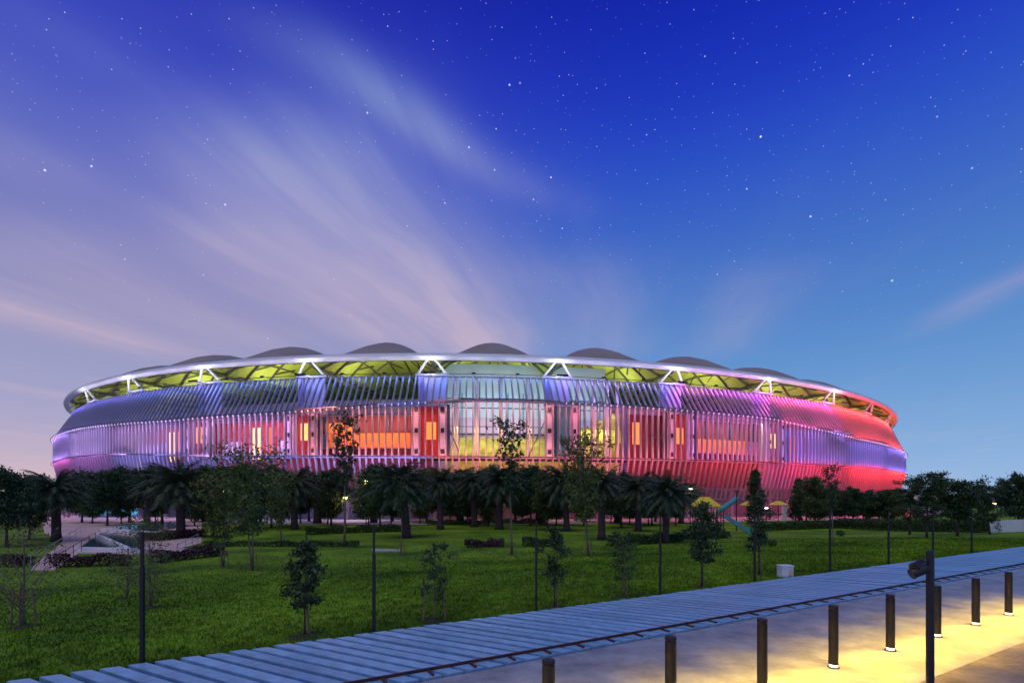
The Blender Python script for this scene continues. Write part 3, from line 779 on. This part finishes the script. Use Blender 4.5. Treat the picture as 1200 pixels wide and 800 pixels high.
def plant(kind, px, py, top, name, label, group=None, stake=0, cat='tree', wide=1.):
    tm, cm, h = PROTO[kind]; g = G(px, py); h = HT[kind]; s = (py - top) / 600 * g.y / h
    root = empty(name, (g.x, g.y, g.z - .03), rng.uniform(0, 6.28), s)
    M = W[root.name] @ Matrix.Rotation(rng.normal(0, .035), 4, 'X') @ Matrix.Diagonal((wide * rng.uniform(.88, 1.12), wide * rng.uniform(.88, 1.12), 1, 1))
    tag(root, label, cat, group)
    link(bpy.data.objects.new('trunk', tm), root, M)
    if cm: link(bpy.data.objects.new('crown', cm), root, M)
    if name in ('young_tree', 'bare_tree'):
        V_ = [(g.x, g.y, g.z + .05)] + [(g.x + math.cos(a) * q_, g.y + math.sin(a) * q_, terr(g.x + math.cos(a) * q_, g.y + math.sin(a) * q_) + .012) for a, q_ in ((2 * math.pi * k / 14, rng.uniform(.3, .5)) for k in range(14))]
        link(bpy.data.objects.new('mulch', mkmesh('mulch', V_, [(0, k + 1, (k + 1) % 14 + 1) for k in range(14)], M_soil)), root)
    if stake:
        for k in range(stake):
            a = 2 * math.pi * k / stake + .4; w_ = .32 if stake > 1 else .12
            q = Vector((g.x + math.cos(a) * w_, g.y + math.sin(a) * w_, g.z - .05))
            MB().tube([q, q + Vector((-math.cos(a) * .1, -math.sin(a) * .1, 1.15))], .028, 6).build('stake', M_stake, root)
        if stake > 1:
            MB().tube([Vector((g.x + math.cos(2 * math.pi * k / stake + .4) * .25, g.y + math.sin(2 * math.pi * k / stake + .4) * .25, g.z + .85)) for k in list(range(stake)) + [0]], .022, 5).build('stake_tie', M_stake, root)
    return root
gp = 'date palms in front of the stadium'
for i, (k, x, y, t, l) in enumerate((
    ('palm0', 66, 634, 553, 'large dark date palm beside the pink ramp'),
    ('palm2', 212, 630, 543, 'broad date palm behind the upper pool'),
    ('palm1', 285, 622, 545, 'date palm standing among wispy pale trees'),
    ('palm0', 345, 620, 550, 'date palm beside the slim reddish-brown tree'),
    ('palm2', 476, 630, 543, 'big date palm on the lawn edge under the orange facade band'),
    ('palm1', 516, 620, 549, 'date palm below the lavender pylon left of the open bay'),
    ('palm0', 585, 620, 545, 'date palm below the left part of the open bay'),
    ('palm1', 556, 617, 550, 'small date palm beside a broadleaf tree under the open bay'),
    ('palm2', 664, 622, 545, 'dense date palm below the teal stair tower'),
    ('palm1', 705, 632, 548, 'tall date palm with bare trunk on the lawn edge'),
    ('palm0', 748, 622, 555, 'date palm beside the leaning multi-trunk palm'),
    ('palm2', 780, 636, 556, 'wide date palm with drooping fronds next to the playground'),
    ('palm1', 172, 618, 553, 'smaller date palm behind the pools'))):
    plant(k, x, y, t, 'date_palm', l, gp)
gb_ = 'dark broadleaf trees along the plaza'
for k, x, y, t, l in (
    ('broad0', 8, 640, 552, 'dense dark tree at the corner beyond the bare sapling'),
    ('broad1', 34, 632, 558, 'dark bushy tree beside the large palm'),
    ('broad2', 126, 616, 552, 'dark spreading tree behind the blue pool'),
    ('broad1', 250, 628, 548, 'leafy tree behind the pale slanting branches'),
    ('broad0', 318, 618, 548, 'round dark tree in front of violet lower fins'),
    ('broad0', 388, 616, 551, 'round dark tree beside the lit plaza lamp'),
    ('broad1', 446, 618, 546, 'leafy dark tree right of the lit plaza lamp'),
    ('broad2', 536, 614, 552, 'spreading dark tree between two palms'),
    ('broad0', 622, 616, 548, 'round dark tree below the yellow green stand'),
    ('broad1', 642, 620, 556, 'leafy dark tree left of the dense palm'),
    ('broad0', 728, 618, 556, 'round dark tree between the tall palm and leaning palm'),
    ('broad1', 760, 616, 560, 'leafy tree just behind the wide drooping palm'),
    ('broad1', 955, 618, 560, 'leafy tree in front of the red lower fins'),
    ('broad0', 1000, 616, 572, 'low round tree under the brightest red fins'),
    ('broad2', 1030, 616, 578, 'low spreading tree at the red end of the stadium')):
    plant(k, x, y, t, 'broadleaf_tree', l, gb_)
gr_ = 'back row of trees between the palms and the stadium'
for k, x, y, t, l in (
    ('broad1', 96, 612, 556, 'dark back-row tree above the teal pavilion windows'), ('broad0', 152, 612, 550, 'dark back-row tree right of the teal pavilion'),
    ('broad2', 190, 612, 548, 'dark back-row tree left of the broad palm'), ('broad0', 238, 611, 550, 'dark back-row tree right of the broad palm'),
    ('broad1', 270, 612, 548, 'back-row tree behind the yellow green lamp'), ('broad2', 305, 611, 550, 'back-row tree behind the tall wispy tree'),
    ('broad0', 362, 611, 553, 'back-row tree left of the brightest plaza lamp'), ('palm1', 372, 613, 552, 'back-row palm left of the brightest plaza lamp'),
    ('broad2', 460, 611, 550, 'back-row tree behind the big palm'), ('palm0', 438, 612, 552, 'back-row palm right of the brightest plaza lamp'),
    ('broad1', 500, 611, 549, 'back-row tree behind the pylon palm'), ('palm2', 540, 612, 550, 'back-row palm under the left edge of the open bay'),
    ('broad0', 572, 611, 549, 'back-row tree below the pale open bay'), ('broad2', 604, 611, 550, 'back-row tree behind the staked slender tree'),
    ('palm1', 632, 612, 549, 'back-row palm left of the teal stair tower'), ('broad1', 686, 611, 550, 'back-row tree right of the teal stair tower'),
    ('palm0', 724, 612, 553, 'back-row palm below the yellow green stand'), ('broad2', 768, 611, 560, 'back-row tree behind the wide drooping palm'),
    ('palm2', 798, 613, 566, 'back-row palm left of the playground tower'), ('broad1', 975, 611, 572, 'back-row tree below the red lower fins'),
    ('broad0', 945, 611, 575, 'back-row tree right of the white pillar'), ('broad2', 1046, 611, 574, 'back-row tree at the red corner')):
    plant(k, x, y, t, 'back_row_tree', l, gr_, wide=1.15)
for i, x in enumerate((108, 142, 182, 228, 248, 274, 300, 330, 352, 384, 432, 458, 492, 528, 548, 572, 612, 634, 652, 684, 716, 738, 764, 792, 958, 990, 1012, 1040)):
    plant(('broad1', 'broad0', 'broad2')[i % 3], x, 613 + i % 4, 574 + (i * 7) % 9, 'understory_tree', 'low dark understory tree filling the gap ' + ('under the red fins' if x > 900 else 'under the lavender and violet fins' if x < 340 else 'before the orange and red facade bays' if x < 530 else 'before the pale open facade bays'), 'understory trees along the plaza', wide=1.25)
for k, x, y, t, l in (
    ('pine0', 1066, 626, 561, 'slim tufted tree just right of the stadium end'),
    ('pine0', 1086, 630, 554, 'tallest tufted tree right of the stadium'),
    ('broad2', 1122, 628, 562, 'wide crowned tree right of the tallest tufted tree'),
    ('pine0', 1160, 626, 568, 'tufted tree around the orange street lamp'),
    ('broad0', 1194, 622, 557, 'big tree above the white fence'),
    ('broad1', 1222, 622, 560, 'tree at the end of the white fence')):
    plant(k, x, y, t, 'park_tree', l, 'trees right of the stadium')
for k, x, y, t, l in (
    ('col0', 884, 612, 552, 'dark columnar tree before red fins beside black lamp post'),
    ('col0', 932, 614, 562, 'dark columnar tree left of the leafy tree by red fins'),
    ('col0', 1018, 612, 575, 'short columnar tree under the red end')):
    plant(k, x, y, t, 'columnar_tree', l, 'columnar trees by the plaza', wide=1.15)
for k, x, y, t, l, st in (
    ('slender0', 403, 640, 486, 'tall slender tree with leaf tuft before the orange band', 0),
    ('slender0', 600, 650, 493, 'tall slender staked tree with leaf tuft before the open bay', 4),
    ('slender1', 690, 652, 508, 'tall leafy slender tree before the yellow green stand', 4),
    ('slender1', 296, 668, 522, 'tall pale-barked wispy tree before violet fins', 3),
    ('slender1', 262, 664, 556, 'pale-barked wispy tree with slanting branches over the lawn', 3),
    ('slender0', 470, 650, 556, 'slender staked tree before the big palm', 4),
    ('slender1', 330, 640, 552, 'wispy slim tree with reddish-brown base', 3),
    ('slender0', 976, 640, 545, 'slender tall tree on the lawn before the red fins', 0)):
    plant(k, x, y, t, 'slender_tree', l, 'slender trees on the lawn', st)
for k, x, y, t, l, st in (
    ('young0', 357, 745, 634, 'dense dark young tree on the lawn near the boardwalk', 1),
    ('young1', 509, 727, 636, 'young tree with yellowish low leaves and a stake frame', 2),
    ('young2', 650, 712, 618, 'small dark young tree right beside a lamp post', 1),
    ('young1', 731, 700, 622, 'thin young tree with pale stem by the boardwalk', 1),
    ('young0', 822, 688, 590, 'bushy young tree beside the teal slide', 1),
    ('young2', 890, 674, 578, 'narrow young tree by the white utility box', 1)):
    plant(k, x, y, t, 'young_tree', l, 'young trees on the lawn', st)
plant('bare0', 26, 734, 598, 'bare_tree', 'bare brown sapling with many twigs and stake', None, 3)
plant('bare1', 148, 700, 606, 'bare_tree', 'sparse multi-stemmed sapling in front of the pools', None, 0)
plant('bare1', 176, 712, 600, 'bare_tree', 'thin pale sapling leaning beside the first lamp post', None, 0)
def hedge(pts, w, h, m, label, group, name='hedge'):
    q = [G(x, y) for x, y in pts]; cs = []
    for a, b in zip(q[:-1], q[1:]):
        L = (b - a).length; n = int(L * w * h * 260) + 60; n = min(n, 9000)
        d = (b - a).normalized(); s = Vector((-d.y, d.x, 0))
        f = rng.uniform(0, 1, n); o = rng.uniform(-.5, .5, n) * w; zz = rng.uniform(0, 1, n) ** .7 * h * (.85 + .3 * np.sin(f * L * 1.7 + 1) * .5)
        cs.append(np.array(a)[None] + f[:, None] * np.array(b - a) + o[:, None] * np.array(s) + np.stack([0 * zz, 0 * zz, zz], 1))
    c = np.concatenate(cs); root = q[0]
    o = link(bpy.data.objects.new(name, npmesh(name, leaves(c - np.array(root), .12, rng), 4, m)), None, Matrix.Translation(root))
    return tag(o, label, 'hedge', group)
hedge([(58, 664), (112, 663), (150, 662)], 1.2, .95, M_purple, 'clipped maroon hedge in front of the still pool', 'maroon hedges')
hedge([(178, 660), (262, 650)], 1.2, 1., M_purple, 'clipped maroon hedge in front of the pink slab path', 'maroon hedges')
hedge([(0, 664), (36, 663)], 1.2, .9, M_purple, 'maroon hedge left of the pink ramp', 'maroon hedges')
hedge([(172, 634), (232, 628)], 3., 1., M_purple, 'broad maroon bed behind the short handrail', 'maroon hedges')
hedge([(240, 640), (420, 640)], 1.2, .6, M_hedge, 'long low green hedge under the palms', 'green hedges')
hedge([(358, 626), (480, 622)], 2., 1.1, M_hedge, 'green hedge behind the lamp beside the big palm', 'green hedges')
hedge([(545, 641), (590, 640)], 1.6, .8, M_purple, 'dark low bed beside the staked slender tree', 'maroon hedges')
hedge([(612, 640), (660, 640)], 1.6, 1., M_hedge, 'green hedge beneath the dense palm', 'green hedges')
hedge([(715, 640), (800, 634)], 1.6, 1.1, M_hedge, 'green hedge beneath the wide palm', 'green hedges')
hedge([(802, 632), (850, 630)], 2., 1.2, M_hedge, 'green hedge beside the slide', 'green hedges')
hedge([(885, 622), (985, 618)], 2., 1.3, M_hedge, 'long green hedge under the red fins', 'green hedges')
hedge([(985, 618), (1060, 622), (1160, 624)], 2.2, 1.6, M_hedge, 'long hedge towards the white fence', 'green hedges')
hedge([(500, 615), (640, 613)], 2.2, 1., M_hedge, 'green hedge along the plaza below the open bay', 'green hedges')
for i, (x, y, h, m, l) in enumerate(((345, 690, .55, M_leaf3, 'small yellowish bush beside the dense young tree'), (575, 636, .7, M_leaf3, 'little yellow green bush by the dark bed'), (985, 628, .8, M_hedge, 'small bush under the red end of the stadium'), (905, 640, .6, M_leaf2, 'low bush on the lawn behind the utility box'))):
    g = G(x, y); n = 500; c = rng.normal(0, 1, (n, 3)); c /= np.linalg.norm(c, axis=1)[:, None]; c *= rng.uniform(.4, 1, n)[:, None] * np.array([h * .6, h * .6, h * .5]); c[:, 2] += h * .45
    tag(link(bpy.data.objects.new('bush', npmesh('bush', leaves(c, .07, rng), 4, m)), None, Matrix.Translation(g)), l, 'bush', 'small bushes')

# ------------------------------------------------------------------ playground
sl = empty('playground_slide', G(852, 630)); tag(sl, 'teal playground slide with ladder on the lawn edge', 'slide')
M_slide = mat('slide_plastic', (.08, .34, .4), .35, .1, 1)
g = G(852, 630); hh = 2.5
a_, b_ = g + Vector((-.3, .3, hh)), g + Vector((3.0, -.6, .25))
d = (b_ - a_); ld = d.length; xx = d.normalized(); yy = Vector((0, 0, 1)).cross(xx).normalized(); zz_ = xx.cross(yy)
B = Matrix((xx, yy, zz_)).transposed().to_4x4(); B.translation = (a_ + b_) / 2
MB().box((0, 0, 0), (ld, .7, .08), B).box((0, .38, .2), (ld, .08, .45), B).box((0, -.38, .2), (ld, .08, .45), B).build('chute', M_slide, sl)
MB().box(a_ + Vector((-.55, .15, -.05)), (1.1, 1.0, .1)).build('platform', M_dark, sl)
mb = MB()
for ox in (-1.0, -.1):
    for oy in (-.25, .55): mb.tube([a_ + Vector((ox, oy, -hh)), a_ + Vector((ox, oy, .9))], .05, 6)
for z in np.linspace(.3, 2.2, 7): mb.tube([g + Vector((-1.35, .05, z)), g + Vector((-1.35, .85, z))], .03, 5)
mb.build('ladder_frame', M_dark, sl)
tw = empty('playground_tower', G(826, 616)); tag(tw, 'playground tower with bright yellow canopy and slanted teal tube', 'play tower')
g = G(826, 616)
M_yel = mat('yellow_canopy', (.75, .55, .03), .5, .15, 1)
mb = MB()
for ox in (-1.6, 1.6):
    for oy in (-1.3, 1.3): mb.tube([g + Vector((ox, oy, 0)), g + Vector((ox, oy, 3.6))], .09, 8)
mb.build('frame', M_dark, tw)
mb = MB(); mb.box(g + Vector((0, 0, 1.8)), (3.2, 2.6, .15)); mb.build('deck', M_stake, tw)
mb = MB()
mb.add([g + Vector(v) for v in ((-2.2, -1.8, 3.4), (2.2, -1.8, 3.4), (2.2, 1.8, 3.4), (-2.2, 1.8, 3.4), (-.8, 0, 5.), (.8, 0, 5.))], [(0, 1, 5, 4), (1, 2, 5), (2, 3, 4, 5), (3, 0, 4), (3, 2, 1, 0)])
mb.build('canopy', M_yel, tw)
MB().tube([g + Vector((1.6, -.8, 2.3)), g + Vector((3.4, -1.2, 3.6)), g + Vector((5., -1.4, 4.8))], .45, 10).build('tube', M_slide, tw)
l = bpy.data.lights.new('lamp_light', 'POINT'); l.energy = 160; l.color = (1, .8, .25); l.shadow_soft_size = .15
link(bpy.data.objects.new('lamp_light', l), tw, Matrix.Translation(g + Vector((0, -.6, 3.0))))
MB().lathe([(.1, 0), (.14, .12), (.06, .2)], 10, g + Vector((0, -.6, 3.12))).build('lamp', M_dark, tw)
for i, (x, y, lb) in enumerate(((878, 612, 'yellow shade umbrella beside the black plaza lamp'), (912, 611, 'yellow shade umbrella under the red lower fins'))):
    g = G(x, y); u_ = empty('shade_umbrella', g); tag(u_, lb, 'umbrella', 'yellow plaza umbrellas')
    MB().tube([g, g + Vector((0, 0, 4.4))], .08, 8).build('pole', M_dark, u_)
    MB().lathe([(1.9, 3.4), (1.85, 3.5), (1.1, 3.9), (.1, 4.3)], 8, g).build('canopy', M_yel, u_)

# ------------------------------------------------------------------ plaza lamps (lit), posts, pavilion
def plaza_lamp(px, py, top, col, pw, es, label, name='plaza_lamp'):
    g = G(px, py); H = (py - top) / 600 * g.y; r_ = empty(name, g); tag(r_, label, 'lamp', 'lit lamps around the plaza')
    MB().lathe([(.16, 0), (.16, .25), (.08, .35), (.06, H - .3)], 10, g).build('pole', M_dark, r_)
    MB().lathe([(.45, 0), (.42, .09), (.12, .2)], 12, g + Vector((0, 0, H))).build('hood', M_dark, r_)
    m = mat('lamp_glow', col, .4, .02, 1, emit=col, es=es)
    MB().lathe([(.12, -.28), (.34, -.2), (.36, -.02)], 12, g + Vector((0, 0, H))).build('globe', m, r_, smooth=True)
    l = bpy.data.lights.new('lamp_light', 'POINT'); l.energy = pw; l.color = col; l.shadow_soft_size = .15
    link(bpy.data.objects.new('lamp_light', l), r_, Matrix.Translation(g + Vector((0, 0, H - .5))))
plaza_lamp(262, 626, 574, (.95, 1, .3), 180, 7, 'plaza lamp glowing yellow green among leaves')
plaza_lamp(405, 616, 582, (1, .8, .25), 420, 9, 'brightest warm plaza lamp beside the round dark tree')
plaza_lamp(429, 614, 562, (1, .85, .3), 160, 5, 'taller warm plaza lamp behind the brightest one')
plaza_lamp(898, 612, 594, (1, .92, .85), 120, 5, 'short white plaza lamp left of the white pillar')
plaza_lamp(809, 614, 572, (1, .85, .6), 120, 5, 'small warm lamp above the playground tower')
plaza_lamp(1164, 616, 589, (1, .5, .12), 200, 7, 'orange street lamp among the trees right of the stadium')
g = G(863, 622); bl = empty('lamp_post', g); tag(bl, 'tall black lamp post with flat head beside the slide', 'lamp post')
MB().lathe([(.1, 0), (.06, 5.8)], 8, g).build('pole', M_dark, bl); MB().box(g + Vector((0, 0, 5.85)), (.7, .35, .14)).build('head', M_dark, bl)
g = G(919, 610); wp = empty('marker_pillar', g); tag(wp, 'plain white pillar standing on the plaza', 'pillar')
MB().box(g + Vector((0, 0, 1.6)), (.75, .75, 3.2)).build('shaft', M_white, wp); MB().box(g + Vector((0, 0, 3.28)), (.95, .95, .16)).build('cap', M_white, wp)
# glazed pavilion with teal lit windows at the left
g = G(128, 606); pv = empty('pavilion', g); tag(pv, 'low pavilion with glowing teal windows behind the pools', 'pavilion')
M_tealw = mat('teal_glass', (.05, .35, .45), .2, .2, 1, emit=(.06, .45, .6), es=.7)
MB().box(g + Vector((0, 2, 1.9)), (15, 4, 3.8)).build('body', M_violet, pv)
MB().box(g + Vector((0, 1.4, 4.)), (17, 6, .4)).build('roof', M_dark, pv)
for i in range(7): 
    w_ = MB().box(g + Vector((-6.2 + i * 2.05, -.06, 1.95)), (1.7, .1, 2.6)).build('window', M_tealw, pv)
    MB().box(g + Vector((-6.2 + i * 2.05, -.14, 1.95)), (.08, .06, 2.6)).build('mullion', M_dark, w_)
# white utility box on the lawn
g = G(920, 676); ub = empty('utility_box', g); tag(ub, 'white utility box at the lawn edge', 'box')
MB().box(g + Vector((0, 0, .24)), (.5, .42, .5)).build('cabinet', M_white, ub)
MB().box(g + Vector((0, 0, .51)), (.56, .48, .05)).build('lid', M_white, ub)
MB().box(g + Vector((.12, -.22, .24)), (.16, .03, .3)).build('door', mat('box_door', (.65, .5, .35), .6), ub)
# white fence right
fr_ = empty('fence', G(1160, 624)); tag(fr_, 'white picket fence under the big tree beyond the boardwalk', 'fence')
a_, b_ = G(1160, 624), G(1216, 622)
for i in range(26):
    v = a_.lerp(b_, i / 25); MB().box(v + Vector((0, 0, .65)), (.16, .05, 1.3)).build('picket', M_white, fr_)
mb = MB(); mb.tube([a_ + Vector((0, .06, .35)), b_ + Vector((0, .06, .35))], .04, 5).tube([a_ + Vector((0, .06, 1.05)), b_ + Vector((0, .06, 1.05))], .04, 5); mb.build('rail', M_white, fr_)
# far buildings right
M_bld = mat('pale_building', (.5, .47, .52), .8, .1, .2); M_win = mat('dark_window', (.05, .06, .09), .2, .2, 1)
M_wlit = mat('far_lit_window', (.9, .8, .5), .4, .1, 1, emit=(1, .75, .4), es=1.)
for x, t, w_, lb in ((1078, 574, 46, 'pale apartment block close to the red stadium end'), (1132, 584, 40, 'low pale building behind the wide crowned tree'), (1186, 578, 44, 'pale building behind the big tree and fence')):
    Y = 250; c = Vector(((x - 600) / 600 * Y, Y, 0)); hh = CAM_Z + (582 - t) / 600 * Y; ww = w_ / 600 * Y
    bd = empty('apartment_building', c); tag(bd, lb, 'building', 'far buildings right of the stadium')
    MB().box(c + Vector((0, 5, hh / 2)), (ww, 10, hh)).build('wall', M_bld, bd)
    MB().box(c + Vector((0, 5, hh + .25)), (ww + .6, 10.6, .5)).build('roof', M_conc, bd)
    for fz in np.arange(1.6, hh - 1, 3):
        for fx in np.arange(-ww / 2 + 1.6, ww / 2 - 1, 2.6):
            wn = MB().box(c + Vector((fx, -.04, fz)), (1.4, .12, 1.5)).build('window', M_wlit if rng.random() < .2 else M_win, bd)
# far tree masses left and right of the stadium
for k, x, y, t, l in (('broad0', -30, 612, 560, 'far round tree beyond the corner tree'), ('broad2', 20, 606, 566, 'far spreading tree behind the bushy tree'), ('broad1', 52, 604, 570, 'far leafy tree behind the large palm'),
                      ('broad0', 1052, 604, 578, 'far round tree before the apartment block'), ('broad1', 1104, 604, 572, 'far leafy tree between apartment block and low building'), ('broad0', 1146, 603, 574, 'far round tree behind the orange lamp'),
                      ('broad2', 1178, 603, 570, 'far spreading tree before the pale building'), ('broad1', 1206, 604, 566, 'far leafy tree beyond the fence'), ('broad0', 1235, 604, 566, 'far round tree at the end of the tree line')):
    plant(k, x, y, t, 'far_tree', l, 'far trees at both ends of the stadium', wide=1.2)

# ------------------------------------------------------------------ foreground lamp posts, bollards, spotlight pole
for i in range(9):
    t = (-15.9, -11.1, -6.2, -1.0, 4.3, 9.8, 15.2, 20.2, 25.4)[i]; g = UV(t, .2, 1.5)
    ordn = ['first', 'second', 'third', 'fourth', 'fifth', 'sixth', 'seventh', 'eighth', 'ninth'][i]
    r_ = empty('lamp_post', g); tag(r_, f'slim black lamp post at the lawn edge, {ordn} along the boardwalk from the bare saplings', 'lamp post', 'lamp posts along the boardwalk')
    MB().box(g + Vector((0, 0, 1.0)), (.07, .07, 2.1)).build('post', M_dark, r_)
    MB().box(g + Vector((0, 0, .03)), (.2, .2, .04)).build('base_plate', M_dark, r_)
    MB().box(g + Vector((0, 0, 2.4)), (.05, .05, .75)).build('head', M_dark, r_)
M_boll = mat('bollard_steel', (.02, .016, .015), .5, .35, 3, .15)
M_lens = mat('bollard_lens', (1, .9, .75), .4, .02, 1, emit=(1, .82, .5), es=3)
for i in range(-1, 9):
    Y = 14.9 * (i + 6) / 13; vx = (1644 - 600) / 600
    x_px = 1644 - 6006 / (i + 6); g = Vector(((x_px - 600) / 600 * Y, Y, PATH_Z - .03))
    r_ = empty('bollard', g)
    nth = ['next to', 'second from', 'third from', 'fourth from', 'fifth from', 'sixth from']
    lb = f'dark steel bollard lamp {nth[i - 5]} the spotlight pole, towards the park trees' if i > 4 else f'dark steel bollard lamp {nth[4 - i]} the spotlight pole, away from the park trees'
    tag(r_, lb, 'bollard', 'bollards along the path')
    MB().lathe([(.088, .07), (.088, 1.17), (.078, 1.18), (.078, 1.195), (.09, 1.2), (.09, 1.235), (.08, 1.25)], 20, g).build('shaft', M_boll, r_, smooth=True)
    MB().lathe([(.11, 0), (.11, .015), (.09, .02)], 20, g).build('base_plate', M_boll, r_)
    MB().lathe([(.076, .02), (.076, .07)], 16, g).build('lens', M_lens, r_)
    for s, s2 in ((-1, -1), (-1, 1), (1, -1), (1, 1)):
        l = bpy.data.lights.new('bollard_light', 'SPOT'); l.energy = 210 if s > 0 else 330; l.color = (1, .55, .04); l.spot_size = R(92); l.spot_blend = .9; l.shadow_soft_size = .03
        hv = Vector((N[0] * s + U[0] * s2 * 1.5, N[1] * s + U[1] * s2 * 1.5, 0)).normalized()
        v = g + hv * .125 + Vector((0, 0, 1.14)); dr = (hv * .72 - Vector((0, 0, 1))).normalized()
        link(bpy.data.objects.new('bollard_light', l), r_, Matrix.Translation(v) @ dr.to_track_quat('-Z', 'Y').to_matrix().to_4x4())
g = Vector(((1090 - 600) / 600 * 8, 8., PATH_Z - .03)); sp = empty('spotlight_pole', g)
tag(sp, 'black pole carrying two small spotlights in front of the bollards', 'spotlight pole')
MB().lathe([(.055, 0), (.055, 2.56), (.04, 2.6)], 14, g).build('pole', M_dark, sp, smooth=True)
MB().lathe([(.14, 0), (.14, .02), (.06, .03)], 14, g).build('base_plate', M_dark, sp)
for z, yaw, L in ((2.42, 0, .2), (2.34, .45, .24)):
    c = g + Vector((-.12, -.02 - yaw * .2, z))
    dr = Vector((-1, -.3 + yaw, -.45)).normalized()
    sl_ = MB().tube([c, c + dr * .06, c + dr * L], [.045, .07, .075], 12).build('spotlight', M_dark, sp, smooth=True)
    MB().tube([c + dr * (L - .004), c + dr * (L + .02)], [.082, .082], 12).build('bezel', M_dark, sl_)
    MB().tube([g + Vector((0, 0, z)), c], .018, 6).build('bracket', M_dark, sl_)
